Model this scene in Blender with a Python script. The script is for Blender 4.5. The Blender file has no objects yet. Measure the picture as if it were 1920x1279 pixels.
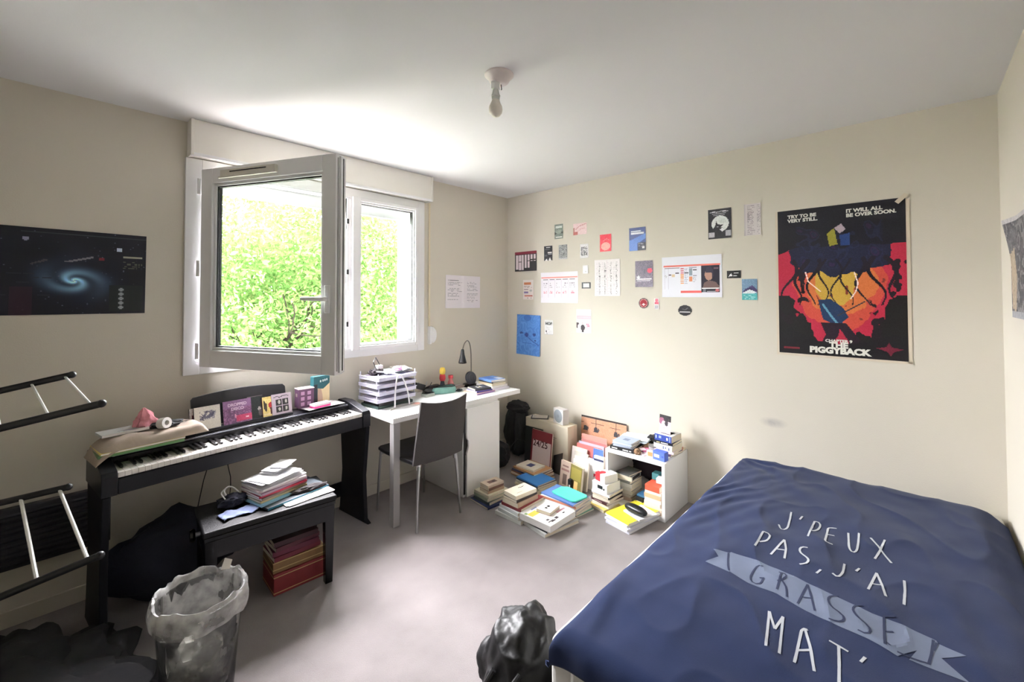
import bpy, bmesh, math, random
import numpy as np
from mathutils import Vector, Matrix, noise
random.seed(7)
SC = bpy.context.scene
COL = SC.collection
PI = math.pi

# ------------------------------------------------------------------ camera, sky, sun, exposure
cam_data = bpy.data.cameras.new('camera')
cam = bpy.data.objects.new('camera', cam_data)
COL.objects.link(cam)
SC.camera = cam
CAM = dict(pos=(-3.2054, -3.0511, 1.4970), yaw=0.824265, pitch=0.021448, roll=-0.001429, f=815.8, cx=963.33, cy=538.58)
cam_data.sensor_width = 36.0
cam_data.lens = CAM['f'] / 1920 * 36.0
cam_data.shift_x = (960 - CAM['cx']) / 1920
cam_data.shift_y = (CAM['cy'] - 639.5) / 1920
cam_data.clip_start = 0.02
cam_data.clip_end = 200
def _cam_matrix():
    y, p, r = CAM['yaw'], CAM['pitch'], CAM['roll']
    f0 = Vector((math.sin(y), math.cos(y), 0)); r0 = Vector((math.cos(y), -math.sin(y), 0)); u0 = Vector((0, 0, 1))
    f = math.cos(p) * f0 + math.sin(p) * u0
    u = -math.sin(p) * f0 + math.cos(p) * u0
    rr = math.cos(r) * r0 + math.sin(r) * u
    uu = -math.sin(r) * r0 + math.cos(r) * u
    m = Matrix((rr, uu, -f)).transposed().to_4x4()
    m.translation = Vector(CAM['pos'])
    return m
cam.matrix_world = _cam_matrix()

world = bpy.data.worlds.new('daylight')
SC.world = world
world.use_nodes = True
_bg = world.node_tree.nodes['Background']
_bg.inputs[0].default_value = (0.99, 0.95, 1.0, 1)
_bg.inputs[1].default_value = 98.0

sun_data = bpy.data.lights.new('sun', 'SUN')
sun_data.energy = 30.0
sun_data.angle = math.radians(4)
sun_data.color = (1.0, 0.95, 0.85)
sun = bpy.data.objects.new('sun', sun_data)
COL.objects.link(sun)
sun.rotation_euler = Vector((0.35, 1.0, -1.25)).to_track_quat('-Z', 'Y').to_euler()

portal_data = bpy.data.lights.new('window_portal', 'AREA')
portal_data.shape = 'RECTANGLE'
portal_data.size = 1.62
portal_data.size_y = 1.20
portal_data.cycles.is_portal = True
portal = bpy.data.objects.new('window_portal', portal_data)
COL.objects.link(portal)
portal.location = (-1.85, 0.26, 1.67)
portal.rotation_euler = (-PI / 2, 0, 0)      # faces into the room (-y)

SC.view_settings.view_transform = 'Standard'
SC.view_settings.look = 'None'
SC.view_settings.gamma = 1.0
SC.view_settings.use_curve_mapping = False
SC.view_settings.exposure = 0.30
SC.cycles.max_bounces = 14
SC.cycles.diffuse_bounces = 9
SC.cycles.glossy_bounces = 4
SC.cycles.transparent_max_bounces = 16
SC.cycles.use_denoising = True
SC.cycles.sample_clamp_indirect = 12.0
SC.cycles.caustics_reflective = False
SC.cycles.caustics_refractive = False

# ------------------------------------------------------------------ materials
def lin(c):
    c = c / 255.0
    return c / 12.92 if c <= 0.04045 else ((c + 0.055) / 1.055) ** 2.4
MATS = {}
def mat(name, rgb, rough=0.6, metal=0.0, spec=0.5, vary=0.06, scale=30.0, bump=0.0, bscale=None, sheen=0.0, coat=0.0, trans=0.0):
    if name in MATS:
        return MATS[name]
    m = bpy.data.materials.new(name)
    m.use_nodes = True
    nt = m.node_tree
    b = nt.nodes['Principled BSDF']
    col = tuple(lin(c) for c in rgb)
    b.inputs['Roughness'].default_value = rough
    b.inputs['Metallic'].default_value = metal
    b.inputs['Specular IOR Level'].default_value = spec
    b.inputs['Sheen Weight'].default_value = sheen
    b.inputs['Coat Weight'].default_value = coat
    tc = nt.nodes.new('ShaderNodeTexCoord')
    nz = nt.nodes.new('ShaderNodeTexNoise')
    nz.inputs['Scale'].default_value = scale
    nz.inputs['Detail'].default_value = 4
    nt.links.new(tc.outputs['Object'], nz.inputs['Vector'])
    mix = nt.nodes.new('ShaderNodeMix'); mix.data_type = 'RGBA'
    mix.inputs[6].default_value = tuple(max(0, c * (1 - vary)) for c in col) + (1,)
    mix.inputs[7].default_value = tuple(min(1, c * (1 + vary)) for c in col) + (1,)
    nt.links.new(nz.outputs['Fac'], mix.inputs[0])
    nt.links.new(mix.outputs[2], b.inputs['Base Color'])
    if bump:
        bp = nt.nodes.new('ShaderNodeBump')
        bp.inputs['Strength'].default_value = bump
        bp.inputs['Distance'].default_value = 0.004
        n2 = nt.nodes.new('ShaderNodeTexNoise')
        n2.inputs['Scale'].default_value = bscale or scale
        n2.inputs['Detail'].default_value = 3
        nt.links.new(tc.outputs['Object'], n2.inputs['Vector'])
        nt.links.new(n2.outputs['Fac'], bp.inputs['Height'])
        nt.links.new(bp.outputs['Normal'], b.inputs['Normal'])
    MATS[name] = m
    return m

def printed(name, rough):
    m = bpy.data.materials.new(name)
    m.use_nodes = True
    nt = m.node_tree
    b = nt.nodes['Principled BSDF']
    b.inputs['Roughness'].default_value = rough
    a = nt.nodes.new('ShaderNodeVertexColor'); a.layer_name = 'Col'
    nt.links.new(a.outputs['Color'], b.inputs['Base Color'])
    return m
PRINT_MATTE = printed('printed_matte_paper', 0.75)
PRINT_GLOSS = printed('printed_gloss_paper', 0.42)

def glass_mat(name, tint=(1, 1, 1), refl=0.12):
    m = bpy.data.materials.new(name)
    m.use_nodes = True
    nt = m.node_tree
    nt.nodes.clear()
    out = nt.nodes.new('ShaderNodeOutputMaterial')
    tr = nt.nodes.new('ShaderNodeBsdfTransparent'); tr.inputs[0].default_value = tint + (1,)
    gl = nt.nodes.new('ShaderNodeBsdfGlossy'); gl.inputs['Roughness'].default_value = 0.02
    lw = nt.nodes.new('ShaderNodeLayerWeight'); lw.inputs[0].default_value = 0.5
    fr = nt.nodes.new('ShaderNodeMath'); fr.operation = 'POWER'; fr.inputs[1].default_value = 4.0
    nt.links.new(lw.outputs['Facing'], fr.inputs[0])
    f2 = nt.nodes.new('ShaderNodeMath'); f2.operation = 'MULTIPLY_ADD'; f2.inputs[1].default_value = 0.45; f2.inputs[2].default_value = 0.035
    nt.links.new(fr.outputs[0], f2.inputs[0]); fr = f2
    mx = nt.nodes.new('ShaderNodeMixShader')
    nt.links.new(fr.outputs[0], mx.inputs[0]); nt.links.new(tr.outputs[0], mx.inputs[1]); nt.links.new(gl.outputs[0], mx.inputs[2])
    nt.links.new(mx.outputs[0], out.inputs[0])
    return m
GLASS = glass_mat('window_glass', (0.93, 0.97, 0.95))

def film_mat():
    m = bpy.data.materials.new('thin_plastic_film')
    m.use_nodes = True
    nt = m.node_tree
    nt.nodes.clear()
    out = nt.nodes.new('ShaderNodeOutputMaterial')
    tr = nt.nodes.new('ShaderNodeBsdfTransparent'); tr.inputs[0].default_value = (0.88, 0.88, 0.87, 1)
    df = nt.nodes.new('ShaderNodeBsdfPrincipled')
    df.inputs['Base Color'].default_value = (0.78, 0.77, 0.76, 1); df.inputs['Roughness'].default_value = 0.25
    nz = nt.nodes.new('ShaderNodeTexNoise'); nz.inputs['Scale'].default_value = 14; nz.inputs['Detail'].default_value = 5
    tc = nt.nodes.new('ShaderNodeTexCoord'); nt.links.new(tc.outputs['Object'], nz.inputs['Vector'])
    mp = nt.nodes.new('ShaderNodeMapRange'); mp.inputs[1].default_value = 0.35; mp.inputs[2].default_value = 0.65
    mp.inputs[3].default_value = 0.18; mp.inputs[4].default_value = 0.62
    nt.links.new(nz.outputs['Fac'], mp.inputs[0])
    mx = nt.nodes.new('ShaderNodeMixShader')
    nt.links.new(mp.outputs[0], mx.inputs[0]); nt.links.new(tr.outputs[0], mx.inputs[1]); nt.links.new(df.outputs[0], mx.inputs[2])
    bp = nt.nodes.new('ShaderNodeBump'); bp.inputs['Strength'].default_value = 0.6; bp.inputs['Distance'].default_value = 0.01
    nt.links.new(nz.outputs['Fac'], bp.inputs['Height']); nt.links.new(bp.outputs['Normal'], df.inputs['Normal'])
    nt.links.new(mx.outputs[0], out.inputs[0])
    return m

def leaf_mat():
    m = bpy.data.materials.new('leaf_green')
    m.use_nodes = True
    nt = m.node_tree
    nt.nodes.clear()
    out = nt.nodes.new('ShaderNodeOutputMaterial')
    geo = nt.nodes.new('ShaderNodeNewGeometry')
    cr = nt.nodes.new('ShaderNodeValToRGB')
    cr.color_ramp.elements[0].color = (0.030, 0.070, 0.014, 1)
    cr.color_ramp.elements[1].color = (0.080, 0.100, 0.034, 1)
    e = cr.color_ramp.elements.new(0.6); e.color = (0.052, 0.092, 0.026, 1)
    nt.links.new(geo.outputs['Random Per Island'], cr.inputs[0])
    d = nt.nodes.new('ShaderNodeBsdfDiffuse'); t = nt.nodes.new('ShaderNodeBsdfTranslucent')
    nt.links.new(cr.outputs[0], d.inputs[0]); nt.links.new(cr.outputs[0], t.inputs[0])
    mx = nt.nodes.new('ShaderNodeMixShader'); mx.inputs[0].default_value = 0.5
    nt.links.new(d.outputs[0], mx.inputs[1]); nt.links.new(t.outputs[0], mx.inputs[2])
    nt.links.new(mx.outputs[0], out.inputs[0])
    return m

WALL = mat('cream_wall_paint', (213, 207, 195), 0.92, spec=0.2, vary=0.015, scale=3, bump=0.15, bscale=160)
CEIL = mat('white_ceiling_paint', (228, 228, 231), 0.95, spec=0.1, vary=0.01, scale=2, bump=0.1, bscale=180)
PVC = mat('white_upvc', (236, 236, 238), 0.35, vary=0.01)
SEAL = mat('black_rubber_seal', (22, 22, 24), 0.6)
WHITE = mat('white_melamine', (240, 240, 240), 0.35, vary=0.01)
BLACK = mat('black_plastic', (20, 20, 23), 0.35, vary=0.1)
BLACKGLOSS = mat('black_lacquer', (9, 9, 12), 0.2, spec=0.25, vary=0.1, coat=0.1)
BLACKMATTE = mat('black_fabric', (24, 24, 27), 0.9, vary=0.2, scale=120, bump=0.4)
STEEL = mat('satin_steel', (170, 170, 170), 0.3, metal=0.9)
GREYMETAL = mat('grey_powder_coat', (168, 166, 166), 0.4, metal=0.3)
PAPER = mat('book_pages', (222, 212, 192), 0.9, vary=0.08, scale=200)
PAPERW = mat('white_pages', (236, 234, 232), 0.9, vary=0.05, scale=200)
TAPE = mat('clear_tape', (212, 200, 182), 0.4)
LABELW = mat('print_white', (240, 240, 238), 0.6)
LABELK = mat('print_black', (20, 20, 24), 0.6)
LABELGOLD = mat('print_yellow', (214, 190, 90), 0.6)
LABELRED = mat('print_red', (190, 40, 50), 0.6)

# ------------------------------------------------------------------ mesh builder
class MB:
    def __init__(self, T=None):
        self.v = []; self.f = []; self.mi = []; self.mats = []; self.sm = []
        self.T = T or Matrix()
        self.smooth = False
    def _m(self, m):
        if m not in self.mats: self.mats.append(m)
        return self.mats.index(m)
    def add(self, vs, fs, m, T=None):
        M = self.T @ T if T is not None else self.T
        o = len(self.v)
        self.v.extend((M @ Vector(p))[:] for p in vs)
        i = self._m(m)
        for f in fs:
            self.f.append([o + k for k in f]); self.mi.append(i); self.sm.append(self.smooth)
        return self
    def box(self, c, s, m, rz=0, R=None):
        x, y, z = (k / 2 for k in s)
        vs = [(-x, -y, -z), (x, -y, -z), (x, y, -z), (-x, y, -z), (-x, -y, z), (x, -y, z), (x, y, z), (-x, y, z)]
        fs = [(0, 3, 2, 1), (4, 5, 6, 7), (0, 1, 5, 4), (1, 2, 6, 5), (2, 3, 7, 6), (3, 0, 4, 7)]
        T = Matrix.Translation(c) @ (R.to_4x4() if R is not None else Matrix.Rotation(rz, 4, 'Z'))
        return self.add(vs, fs, m, T)
    def bx(self, x0, x1, y0, y1, z0, z1, m):
        return self.box(((x0 + x1) / 2, (y0 + y1) / 2, (z0 + z1) / 2), (abs(x1 - x0), abs(y1 - y0), abs(z1 - z0)), m)
    def prism(self, pts, z0, z1, m, T=None):
        n = len(pts)
        vs = [(p[0], p[1], z0) for p in pts] + [(p[0], p[1], z1) for p in pts]
        fs = [tuple(range(n - 1, -1, -1)), tuple(range(n, 2 * n))] + [(i, (i + 1) % n, n + (i + 1) % n, n + i) for i in range(n)]
        return self.add(vs, fs, m, T)
    def tube(self, pts, r, m, n=8, closed=False):
        pts = [Vector(p) for p in pts]
        rs = r if isinstance(r, (list, tuple)) else [r] * len(pts)
        vs = []; fs = []
        N = len(pts)
        up = None
        for i, p in enumerate(pts):
            if closed: d = pts[(i + 1) % N] - pts[i - 1]
            else: d = pts[min(i + 1, N - 1)] - pts[max(i - 1, 0)]
            if d.length < 1e-9: d = Vector((0, 0, 1))
            d.normalize()
            if up is None: up = Vector((0, 0, 1)) if abs(d.z) < 0.9 else Vector((1, 0, 0))
            a = up - d * up.dot(d)
            if a.length < 1e-4:
                a = d.orthogonal()
            a.normalize(); b = d.cross(a); up = a
            for k in range(n):
                t = 2 * PI * k / n
                vs.append((p + (a * math.cos(t) + b * math.sin(t)) * rs[i])[:])
        R = N if closed else N - 1
        for i in range(R):
            j = (i + 1) % N
            for k in range(n):
                fs.append((i * n + k, i * n + (k + 1) % n, j * n + (k + 1) % n, j * n + k))
        if not closed:
            fs.append(tuple(range(n - 1, -1, -1))); fs.append(tuple((N - 1) * n + k for k in range(n)))
        s = self.smooth; self.smooth = True
        self.add(vs, fs, m); self.smooth = s
        return self
    def lathe(self, prof, m, n=24, T=None, cap=True):
        vs = []; fs = []
        for r, z in prof:
            for k in range(n):
                t = 2 * PI * k / n
                vs.append((r * math.cos(t), r * math.sin(t), z))
        for i in range(len(prof) - 1):
            for k in range(n):
                fs.append((i * n + k, i * n + (k + 1) % n, (i + 1) * n + (k + 1) % n, (i + 1) * n + k))
        if cap:
            fs.append(tuple(range(n - 1, -1, -1))); fs.append(tuple((len(prof) - 1) * n + k for k in range(n)))
        s = self.smooth; self.smooth = True
        self.add(vs, fs, m, T); self.smooth = s
        return self
    def blob(self, c, s, m, sub=3, amp=0.15, freq=3.0, seed=0, flat=None, ridges=0.0):
        bm = bmesh.new()
        bmesh.ops.create_icosphere(bm, subdivisions=sub, radius=1)
        vs = []
        for v in bm.verts:
            p = v.co.copy()
            k = 1 + amp * noise.noise(p * freq + Vector((seed * 3.1, seed * 1.7, seed)))
            if ridges: k += ridges * (abs(noise.noise(p * freq * 1.8 + Vector((seed, 9, 2)))) - 0.2)
            p = p * k
            z = p.z
            if flat is not None and z < flat: z = flat + (z - flat) * 0.08
            vs.append((c[0] + p.x * s[0], c[1] + p.y * s[1], c[2] + z * s[2]))
        fs = [tuple(v.index for v in f.verts) for f in bm.faces]
        bm.free()
        t = self.smooth; self.smooth = True
        self.add(vs, fs, m); self.smooth = t
        return self
    def text(self, s, size, M, m, bold=0.0, align='LEFT', sx=1.0, shear=0.0):
        cu = bpy.data.curves.new('tmp_text', 'FONT')
        cu.body = s; cu.size = size; cu.offset = bold; cu.align_x = align; cu.resolution_u = 3; cu.shear = shear
        ob = bpy.data.objects.new('tmp_text', cu)
        me = ob.to_mesh()
        vs = [(v.co.x * sx, v.co.y, 0) for v in me.vertices]
        fs = [tuple(p.vertices) for p in me.polygons]
        ob.to_mesh_clear()
        bpy.data.objects.remove(ob); bpy.data.curves.remove(cu)
        return self.add(vs, fs, m, M)
    def build(self, name, parent=None, loc=None, rz=0.0, bevel=0.0, sharp=40, segs=2, M=None):
        me = bpy.data.meshes.new(name)
        me.from_pydata(self.v, [], self.f)
        for m in self.mats: me.materials.append(m)
        me.polygons.foreach_set('material_index', self.mi)
        me.polygons.foreach_set('use_smooth', self.sm)
        me.update()
        if any(self.sm): me.set_sharp_from_angle(angle=math.radians(sharp))
        o = bpy.data.objects.new(name, me)
        COL.objects.link(o)
        if parent is not None: o.parent = parent
        if M is not None: o.matrix_local = M
        else:
            if loc is not None: o.location = loc
            o.rotation_euler = (0, 0, rz)
        if bevel:
            b = o.modifiers.new('bevel', 'BEVEL'); b.width = bevel; b.segments = segs; b.limit_method = 'ANGLE'; b.angle_limit = math.radians(50)
        return o

def tag(o, label=None, cat=None, group=None, kind=None):
    if label: o['label'] = label
    if cat: o['category'] = cat
    if group: o['group'] = group
    if kind: o['kind'] = kind
    return o
def empty(name, loc=(0, 0, 0), rz=0.0, label=None, cat=None, group=None, kind=None):
    o = bpy.data.objects.new(name, None)
    COL.objects.link(o)
    o.location = loc; o.rotation_euler = (0, 0, rz); o.empty_display_size = 0.05
    return tag(o, label, cat, group, kind)
def copy_tree(o, parent=None):
    c = o.copy(); COL.objects.link(c)
    if parent is not None: c.parent = parent
    for ch in list(o.children): copy_tree(ch, c)
    return c

# ------------------------------------------------------------------ a small paint box for printed sheets
class Canvas:
    def __init__(self, nx, ny, bg):
        self.nx, self.ny = nx, ny
        self.a = np.zeros((ny, nx, 3)); self.a[:] = np.array(bg) / 255.0
        self.X, self.Y = np.meshgrid((np.arange(nx) + .5) / nx, (np.arange(ny) + .5) / ny)
    def put(self, mask, c, alpha=1.0):
        self.a[mask] = self.a[mask] * (1 - alpha) + np.array(c) / 255.0 * alpha
        return self
    def rect(self, x0, y0, x1, y1, c, al=1.0):
        return self.put((self.X >= x0) & (self.X < x1) & (self.Y >= y0) & (self.Y < y1), c, al)
    def ell(self, cx, cy, rx, ry, c, al=1.0):
        return self.put(((self.X - cx) / rx) ** 2 + ((self.Y - cy) / ry) ** 2 < 1, c, al)
    def poly(self, pts, c, al=1.0):
        inside = np.zeros_like(self.X, bool); n = len(pts)
        for i in range(n):
            x0, y0 = pts[i]; x1, y1 = pts[(i + 1) % n]
            if y0 == y1: continue
            cond = ((y0 > self.Y) != (y1 > self.Y)) & (self.X < (x1 - x0) * (self.Y - y0) / (y1 - y0) + x0)
            inside ^= cond
        return self.put(inside, c, al)
    def line(self, pts, w, c, al=1.0, w1=None):
        asp = self.ny / self.nx
        mask = np.zeros_like(self.X, bool); n = len(pts) - 1
        for i in range(n):
            x0, y0 = pts[i]; x1, y1 = pts[i + 1]
            dx, dy = x1 - x0, (y1 - y0) * asp
            L = dx * dx + dy * dy + 1e-9
            t = np.clip(((self.X - x0) * dx + (self.Y - y0) * asp * dy) / L, 0, 1)
            d = np.hypot(self.X - x0 - t * dx, (self.Y - y0) * asp - t * dy)
            ww = w if w1 is None else w + (w1 - w) * (i + t) / n
            mask |= d < ww / 2
        return self.put(mask, c, al)
    def fuzz(self, amt, seed=1):
        r = np.random.RandomState(seed)
        self.a += (r.rand(self.ny, self.nx, 1) - .5) * amt
        self.a = np.clip(self.a, 0, 1)
        return self
    def words(self, x0, y0, x1, y1, rows, c, seed=1, fill=0.7, h=0.5, al=1.0):
        r = random.Random(seed)
        dy = (y1 - y0) / rows
        for k in range(rows):
            x = x0
            end = x0 + (x1 - x0) * r.uniform(0.55, 1.0)
            while x < end:
                w = r.uniform(0.04, 0.16) * (x1 - x0)
                if r.random() < fill: self.rect(x, y0 + dy * (k + .5 - h / 2), min(x + w, x1), y0 + dy * (k + .5 + h / 2), c, al)
                x += w + 0.02 * (x1 - x0)
        return self
    def blotch(self, x0, y0, x1, y1, cols, scale, seed=0, al=1.0, thr=0.0):
        for j in range(self.ny):
            for i in range(self.nx):
                x, y = self.X[j, i], self.Y[j, i]
                if x0 <= x < x1 and y0 <= y < y1:
                    v = noise.noise(Vector((x * scale, y * scale * self.ny / self.nx, seed * 7.3)))
                    if v > thr:
                        c = cols[int((v * 7 + 20)) % len(cols)]
                        self.a[j, i] = self.a[j, i] * (1 - al) + np.array(c) / 255.0 * al
        return self

def sheet_mesh(name, cv, w, h, bend=None, gloss=False, thick=0.0006):
    nx, ny = cv.nx, cv.ny
    xs = np.linspace(-w / 2, w / 2, nx + 1); ys = np.linspace(h / 2, -h / 2, ny + 1)
    verts = []
    for y in ys:
        for x in xs:
            verts.append((x, y, bend(x, y) if bend else 0.0))
    nv = len(verts)
    W1 = nx + 1
    faces = []
    for j in range(ny):
        for i in range(nx):
            a = j * W1 + i
            faces.append((a, a + W1, a + W1 + 1, a + 1))
    # rim and back, so that the sheet has a thickness
    ring = [i for i in range(W1)] + [j * W1 + nx for j in range(1, ny + 1)] + [ny * W1 + i for i in range(nx - 1, -1, -1)] + [j * W1 for j in range(ny - 1, 0, -1)]
    back = [nv + k for k in range(len(ring))]
    for r in ring:
        verts.append((verts[r][0], verts[r][1], verts[r][2] - thick))
    n = len(ring)
    for k in range(n):
        faces.append((ring[k], ring[(k + 1) % n], back[(k + 1) % n], back[k]))
    me = bpy.data.meshes.new(name)
    me.from_pydata(verts, [], faces)
    colr = np.ones((nx * ny, 4, 4), np.float32)
    a = cv.a
    la = np.where(a <= 0.04045, a / 12.92, ((a + 0.055) / 1.055) ** 2.4).reshape(-1, 3)
    colr[:, :, :3] = la[:, None, :]
    rim = np.ones((n, 4, 4), np.float32) * 0.6
    att = me.color_attributes.new('Col', 'FLOAT_COLOR', 'CORNER')
    att.data.foreach_set('color', np.concatenate([colr.reshape(-1), rim.reshape(-1)]))
    me.materials.append(PRINT_GLOSS if gloss else PRINT_MATTE)
    return me
def frame_M(origin, u, v):
    u = Vector(u).normalized(); v = Vector(v).normalized(); n = u.cross(v).normalized(); v = n.cross(u)
    m = Matrix((u, v, n)).transposed().to_4x4(); m.translation = Vector(origin)
    return m
def on_poster_wall(y, z, off=0.003, rot=0.0):
    return frame_M((-off, y, z), (0, -1, 0), (0, 0, 1)) @ Matrix.Rotation(rot, 4, 'Z')
def on_window_wall(x, z, off=0.003, rot=0.0):
    return frame_M((x, -off, z), (1, 0, 0), (0, 0, 1)) @ Matrix.Rotation(rot, 4, 'Z')
def on_side_wall(x, z, off=0.003, rot=0.0):
    return frame_M((x, -3.362 + off, z), (-1, 0, 0), (0, 0, 1)) @ Matrix.Rotation(rot, 4, 'Z')
def sheet(name, cv, w, h, M, label=None, cat=None, group=None, bend=None, gloss=False, parent=None):
    o = bpy.data.objects.new(name, sheet_mesh(name, cv, w, h, bend, gloss))
    COL.objects.link(o)
    if parent is not None: o.parent = parent
    o.matrix_local = M
    return tag(o, label, cat, group)

# ------------------------------------------------------------------ room shell
RX0, RY0, H = -3.95, -3.362, 2.5
def structure(mb, name, bevel=0.0, label=None):
    o = mb.build(name, bevel=bevel); o['kind'] = 'structure'
    if label: o['label'] = label
    return o
def carpet_mat():
    m = mat('grey_carpet', (143, 136, 136), 0.97, spec=0.1, vary=0.34, scale=4.5, bump=0.9, bscale=420, sheen=0.2)
    nt = m.node_tree
    b = nt.nodes['Principled BSDF']
    src = b.inputs['Base Color'].links[0].from_socket
    tc = nt.nodes.new('ShaderNodeTexCoord')
    n = nt.nodes.new('ShaderNodeTexNoise'); n.inputs['Scale'].default_value = 260; n.inputs['Detail'].default_value = 2
    nt.links.new(tc.outputs['Object'], n.inputs['Vector'])
    mr = nt.nodes.new('ShaderNodeMapRange'); mr.inputs[3].default_value = 0.80; mr.inputs[4].default_value = 1.15
    nt.links.new(n.outputs['Fac'], mr.inputs[0])
    mx = nt.nodes.new('ShaderNodeMix'); mx.data_type = 'RGBA'; mx.blend_type = 'MULTIPLY'; mx.inputs[0].default_value = 1
    nt.links.new(src, mx.inputs[6]); nt.links.new(mr.outputs[0], mx.inputs[7]); nt.links.new(mx.outputs[2], b.inputs['Base Color'])
    return m
CARPET = carpet_mat()
structure(MB().bx(RX0 - .2, .2, RY0 - .2, .3, -.15, 0, CARPET), 'floor')
structure(MB().bx(RX0 - .2, .2, RY0 - .2, .3, H, H + .2, CEIL), 'ceiling')
OX0, OX1, OZ0, OZ1 = -2.61, -1.09, 1.105, 2.25
w = MB()
w.bx(RX0 - .2, OX0, 0, .3, 0, H, WALL); w.bx(OX1, .2, 0, .3, 0, H, WALL)
w.bx(OX0, OX1, 0, .3, 0, OZ0, WALL); w.bx(OX0, OX1, 0, .3, OZ1, H, WALL)
structure(w, 'wall_north')
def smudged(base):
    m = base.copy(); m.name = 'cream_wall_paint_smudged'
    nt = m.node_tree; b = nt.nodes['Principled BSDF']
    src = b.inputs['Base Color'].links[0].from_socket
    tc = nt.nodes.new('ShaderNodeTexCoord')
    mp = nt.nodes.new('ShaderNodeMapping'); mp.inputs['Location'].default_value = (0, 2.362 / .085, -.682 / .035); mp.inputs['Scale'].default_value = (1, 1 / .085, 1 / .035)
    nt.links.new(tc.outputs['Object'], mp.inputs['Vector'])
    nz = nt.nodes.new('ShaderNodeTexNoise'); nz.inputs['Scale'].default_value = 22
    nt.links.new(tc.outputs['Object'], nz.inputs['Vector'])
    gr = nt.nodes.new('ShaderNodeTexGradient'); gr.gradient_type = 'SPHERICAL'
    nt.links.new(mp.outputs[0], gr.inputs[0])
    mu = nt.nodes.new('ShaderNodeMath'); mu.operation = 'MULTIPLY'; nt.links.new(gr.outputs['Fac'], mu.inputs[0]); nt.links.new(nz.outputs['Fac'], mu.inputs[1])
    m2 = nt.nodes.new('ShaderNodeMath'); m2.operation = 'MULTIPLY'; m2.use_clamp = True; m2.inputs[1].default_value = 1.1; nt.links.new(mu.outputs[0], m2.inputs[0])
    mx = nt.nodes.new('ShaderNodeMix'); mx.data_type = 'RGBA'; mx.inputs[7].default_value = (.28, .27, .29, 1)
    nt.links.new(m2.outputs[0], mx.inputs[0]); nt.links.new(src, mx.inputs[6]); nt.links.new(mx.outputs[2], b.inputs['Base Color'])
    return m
structure(MB().bx(0, .2, RY0 - .2, 0, 0, H, smudged(WALL)), 'wall_east')
# the wall behind the camera, with an unseen open doorway added to drain light
DX0, DX1 = -3.62, -2.74
ws = MB(); ws.bx(DX1, 0, RY0 - .2, RY0, 0, H, WALL); ws.bx(RX0 - .2, DX0, RY0 - .2, RY0, 0, H, WALL); ws.bx(DX0, DX1, RY0 - .2, RY0, 2.05, H, WALL)
structure(ws, 'wall_south')
LIGHT_SINK = mat('light_sink_brown', (70, 61, 54), .9)
structure(MB().bx(RX0 - .2, RX0, RY0, 0, 0, H, mat('bounce_cut_wall', (168, 160, 146), .92)), 'wall_west')  # unseen wall toned darker than the room's cream to cut bounced light
hl = MB(); hl.bx(-4.3, -1.9, -5.0, -4.8, 0, H, LIGHT_SINK); hl.bx(-4.3, -4.15, -4.8, RY0 - .2, 0, H, LIGHT_SINK); hl.bx(-2.0, -1.9, -4.8, RY0 - .2, 0, H, LIGHT_SINK); hl.bx(-4.3, -1.9, -5.0, RY0 - .2, -.15, 0, LIGHT_SINK); hl.bx(-4.3, -1.9, -5.0, RY0 - .2, H, H + .2, LIGHT_SINK)  # unseen hallway added, dark so light leaving by the doorway is swallowed
structure(hl, 'wall_added_hallway')
structure(MB().bx(RX0, 0, -.012, 0, 0, .075, WALL), 'baseboard_north', .003)
structure(MB().bx(RX0, RX0 + .012, RY0, -.012, 0, .075, WALL), 'baseboard_west', .003)

# ------------------------------------------------------------------ window_1
win = empty('window_1', (-1.85, 0, 1.05), kind='structure', label='white two-leaf window above the piano, one leaf swung open into the room')
def rel(o, parent):
    o.matrix_local = Matrix.Translation(-parent.location) @ o.matrix_local
    return o
fr = MB()
X0, X1, Z0, Z1 = -2.668, -1.035, 1.052, 2.293
# architrave flush on the wall
fr.bx(X0, -2.59, -.022, .0, Z0, Z1, PVC); fr.bx(-1.10, X1, -.022, 0, Z0, Z1, PVC)
fr.bx(-2.59, -1.10, -.022, 0, Z0, 1.115, PVC); fr.bx(-2.59, -1.10, -.022, 0, 2.225, Z1, PVC)
# inner fixed frame with steps
fr.bx(-2.61, -2.575, -.018, .07, 1.10, 2.25, PVC); fr.bx(-1.125, -1.09, -.018, .07, 1.10, 2.25, PVC)
fr.bx(-2.575, -1.125, -.018, .07, 1.10, 1.13, PVC); fr.bx(-2.575, -1.125, -.018, .07, 2.215, 2.25, PVC)
fr.bx(-1.712, -1.678, -.018, .07, 1.13, 2.215, PVC)
rel(fr.build('frame', win, bevel=.003), win)
s = MB()
s.bx(-1.716, -1.7115, -.01, .02, 1.13, 2.215, SEAL); s.bx(-2.577, -1.714, .035, .045, 1.13, 1.137, SEAL)
for z in (1.28, 1.66, 2.03): s.bx(-1.716, -1.700, -.024, -.012, z, z + .035, SEAL)
rel(s.build('seal', win), win)
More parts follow.
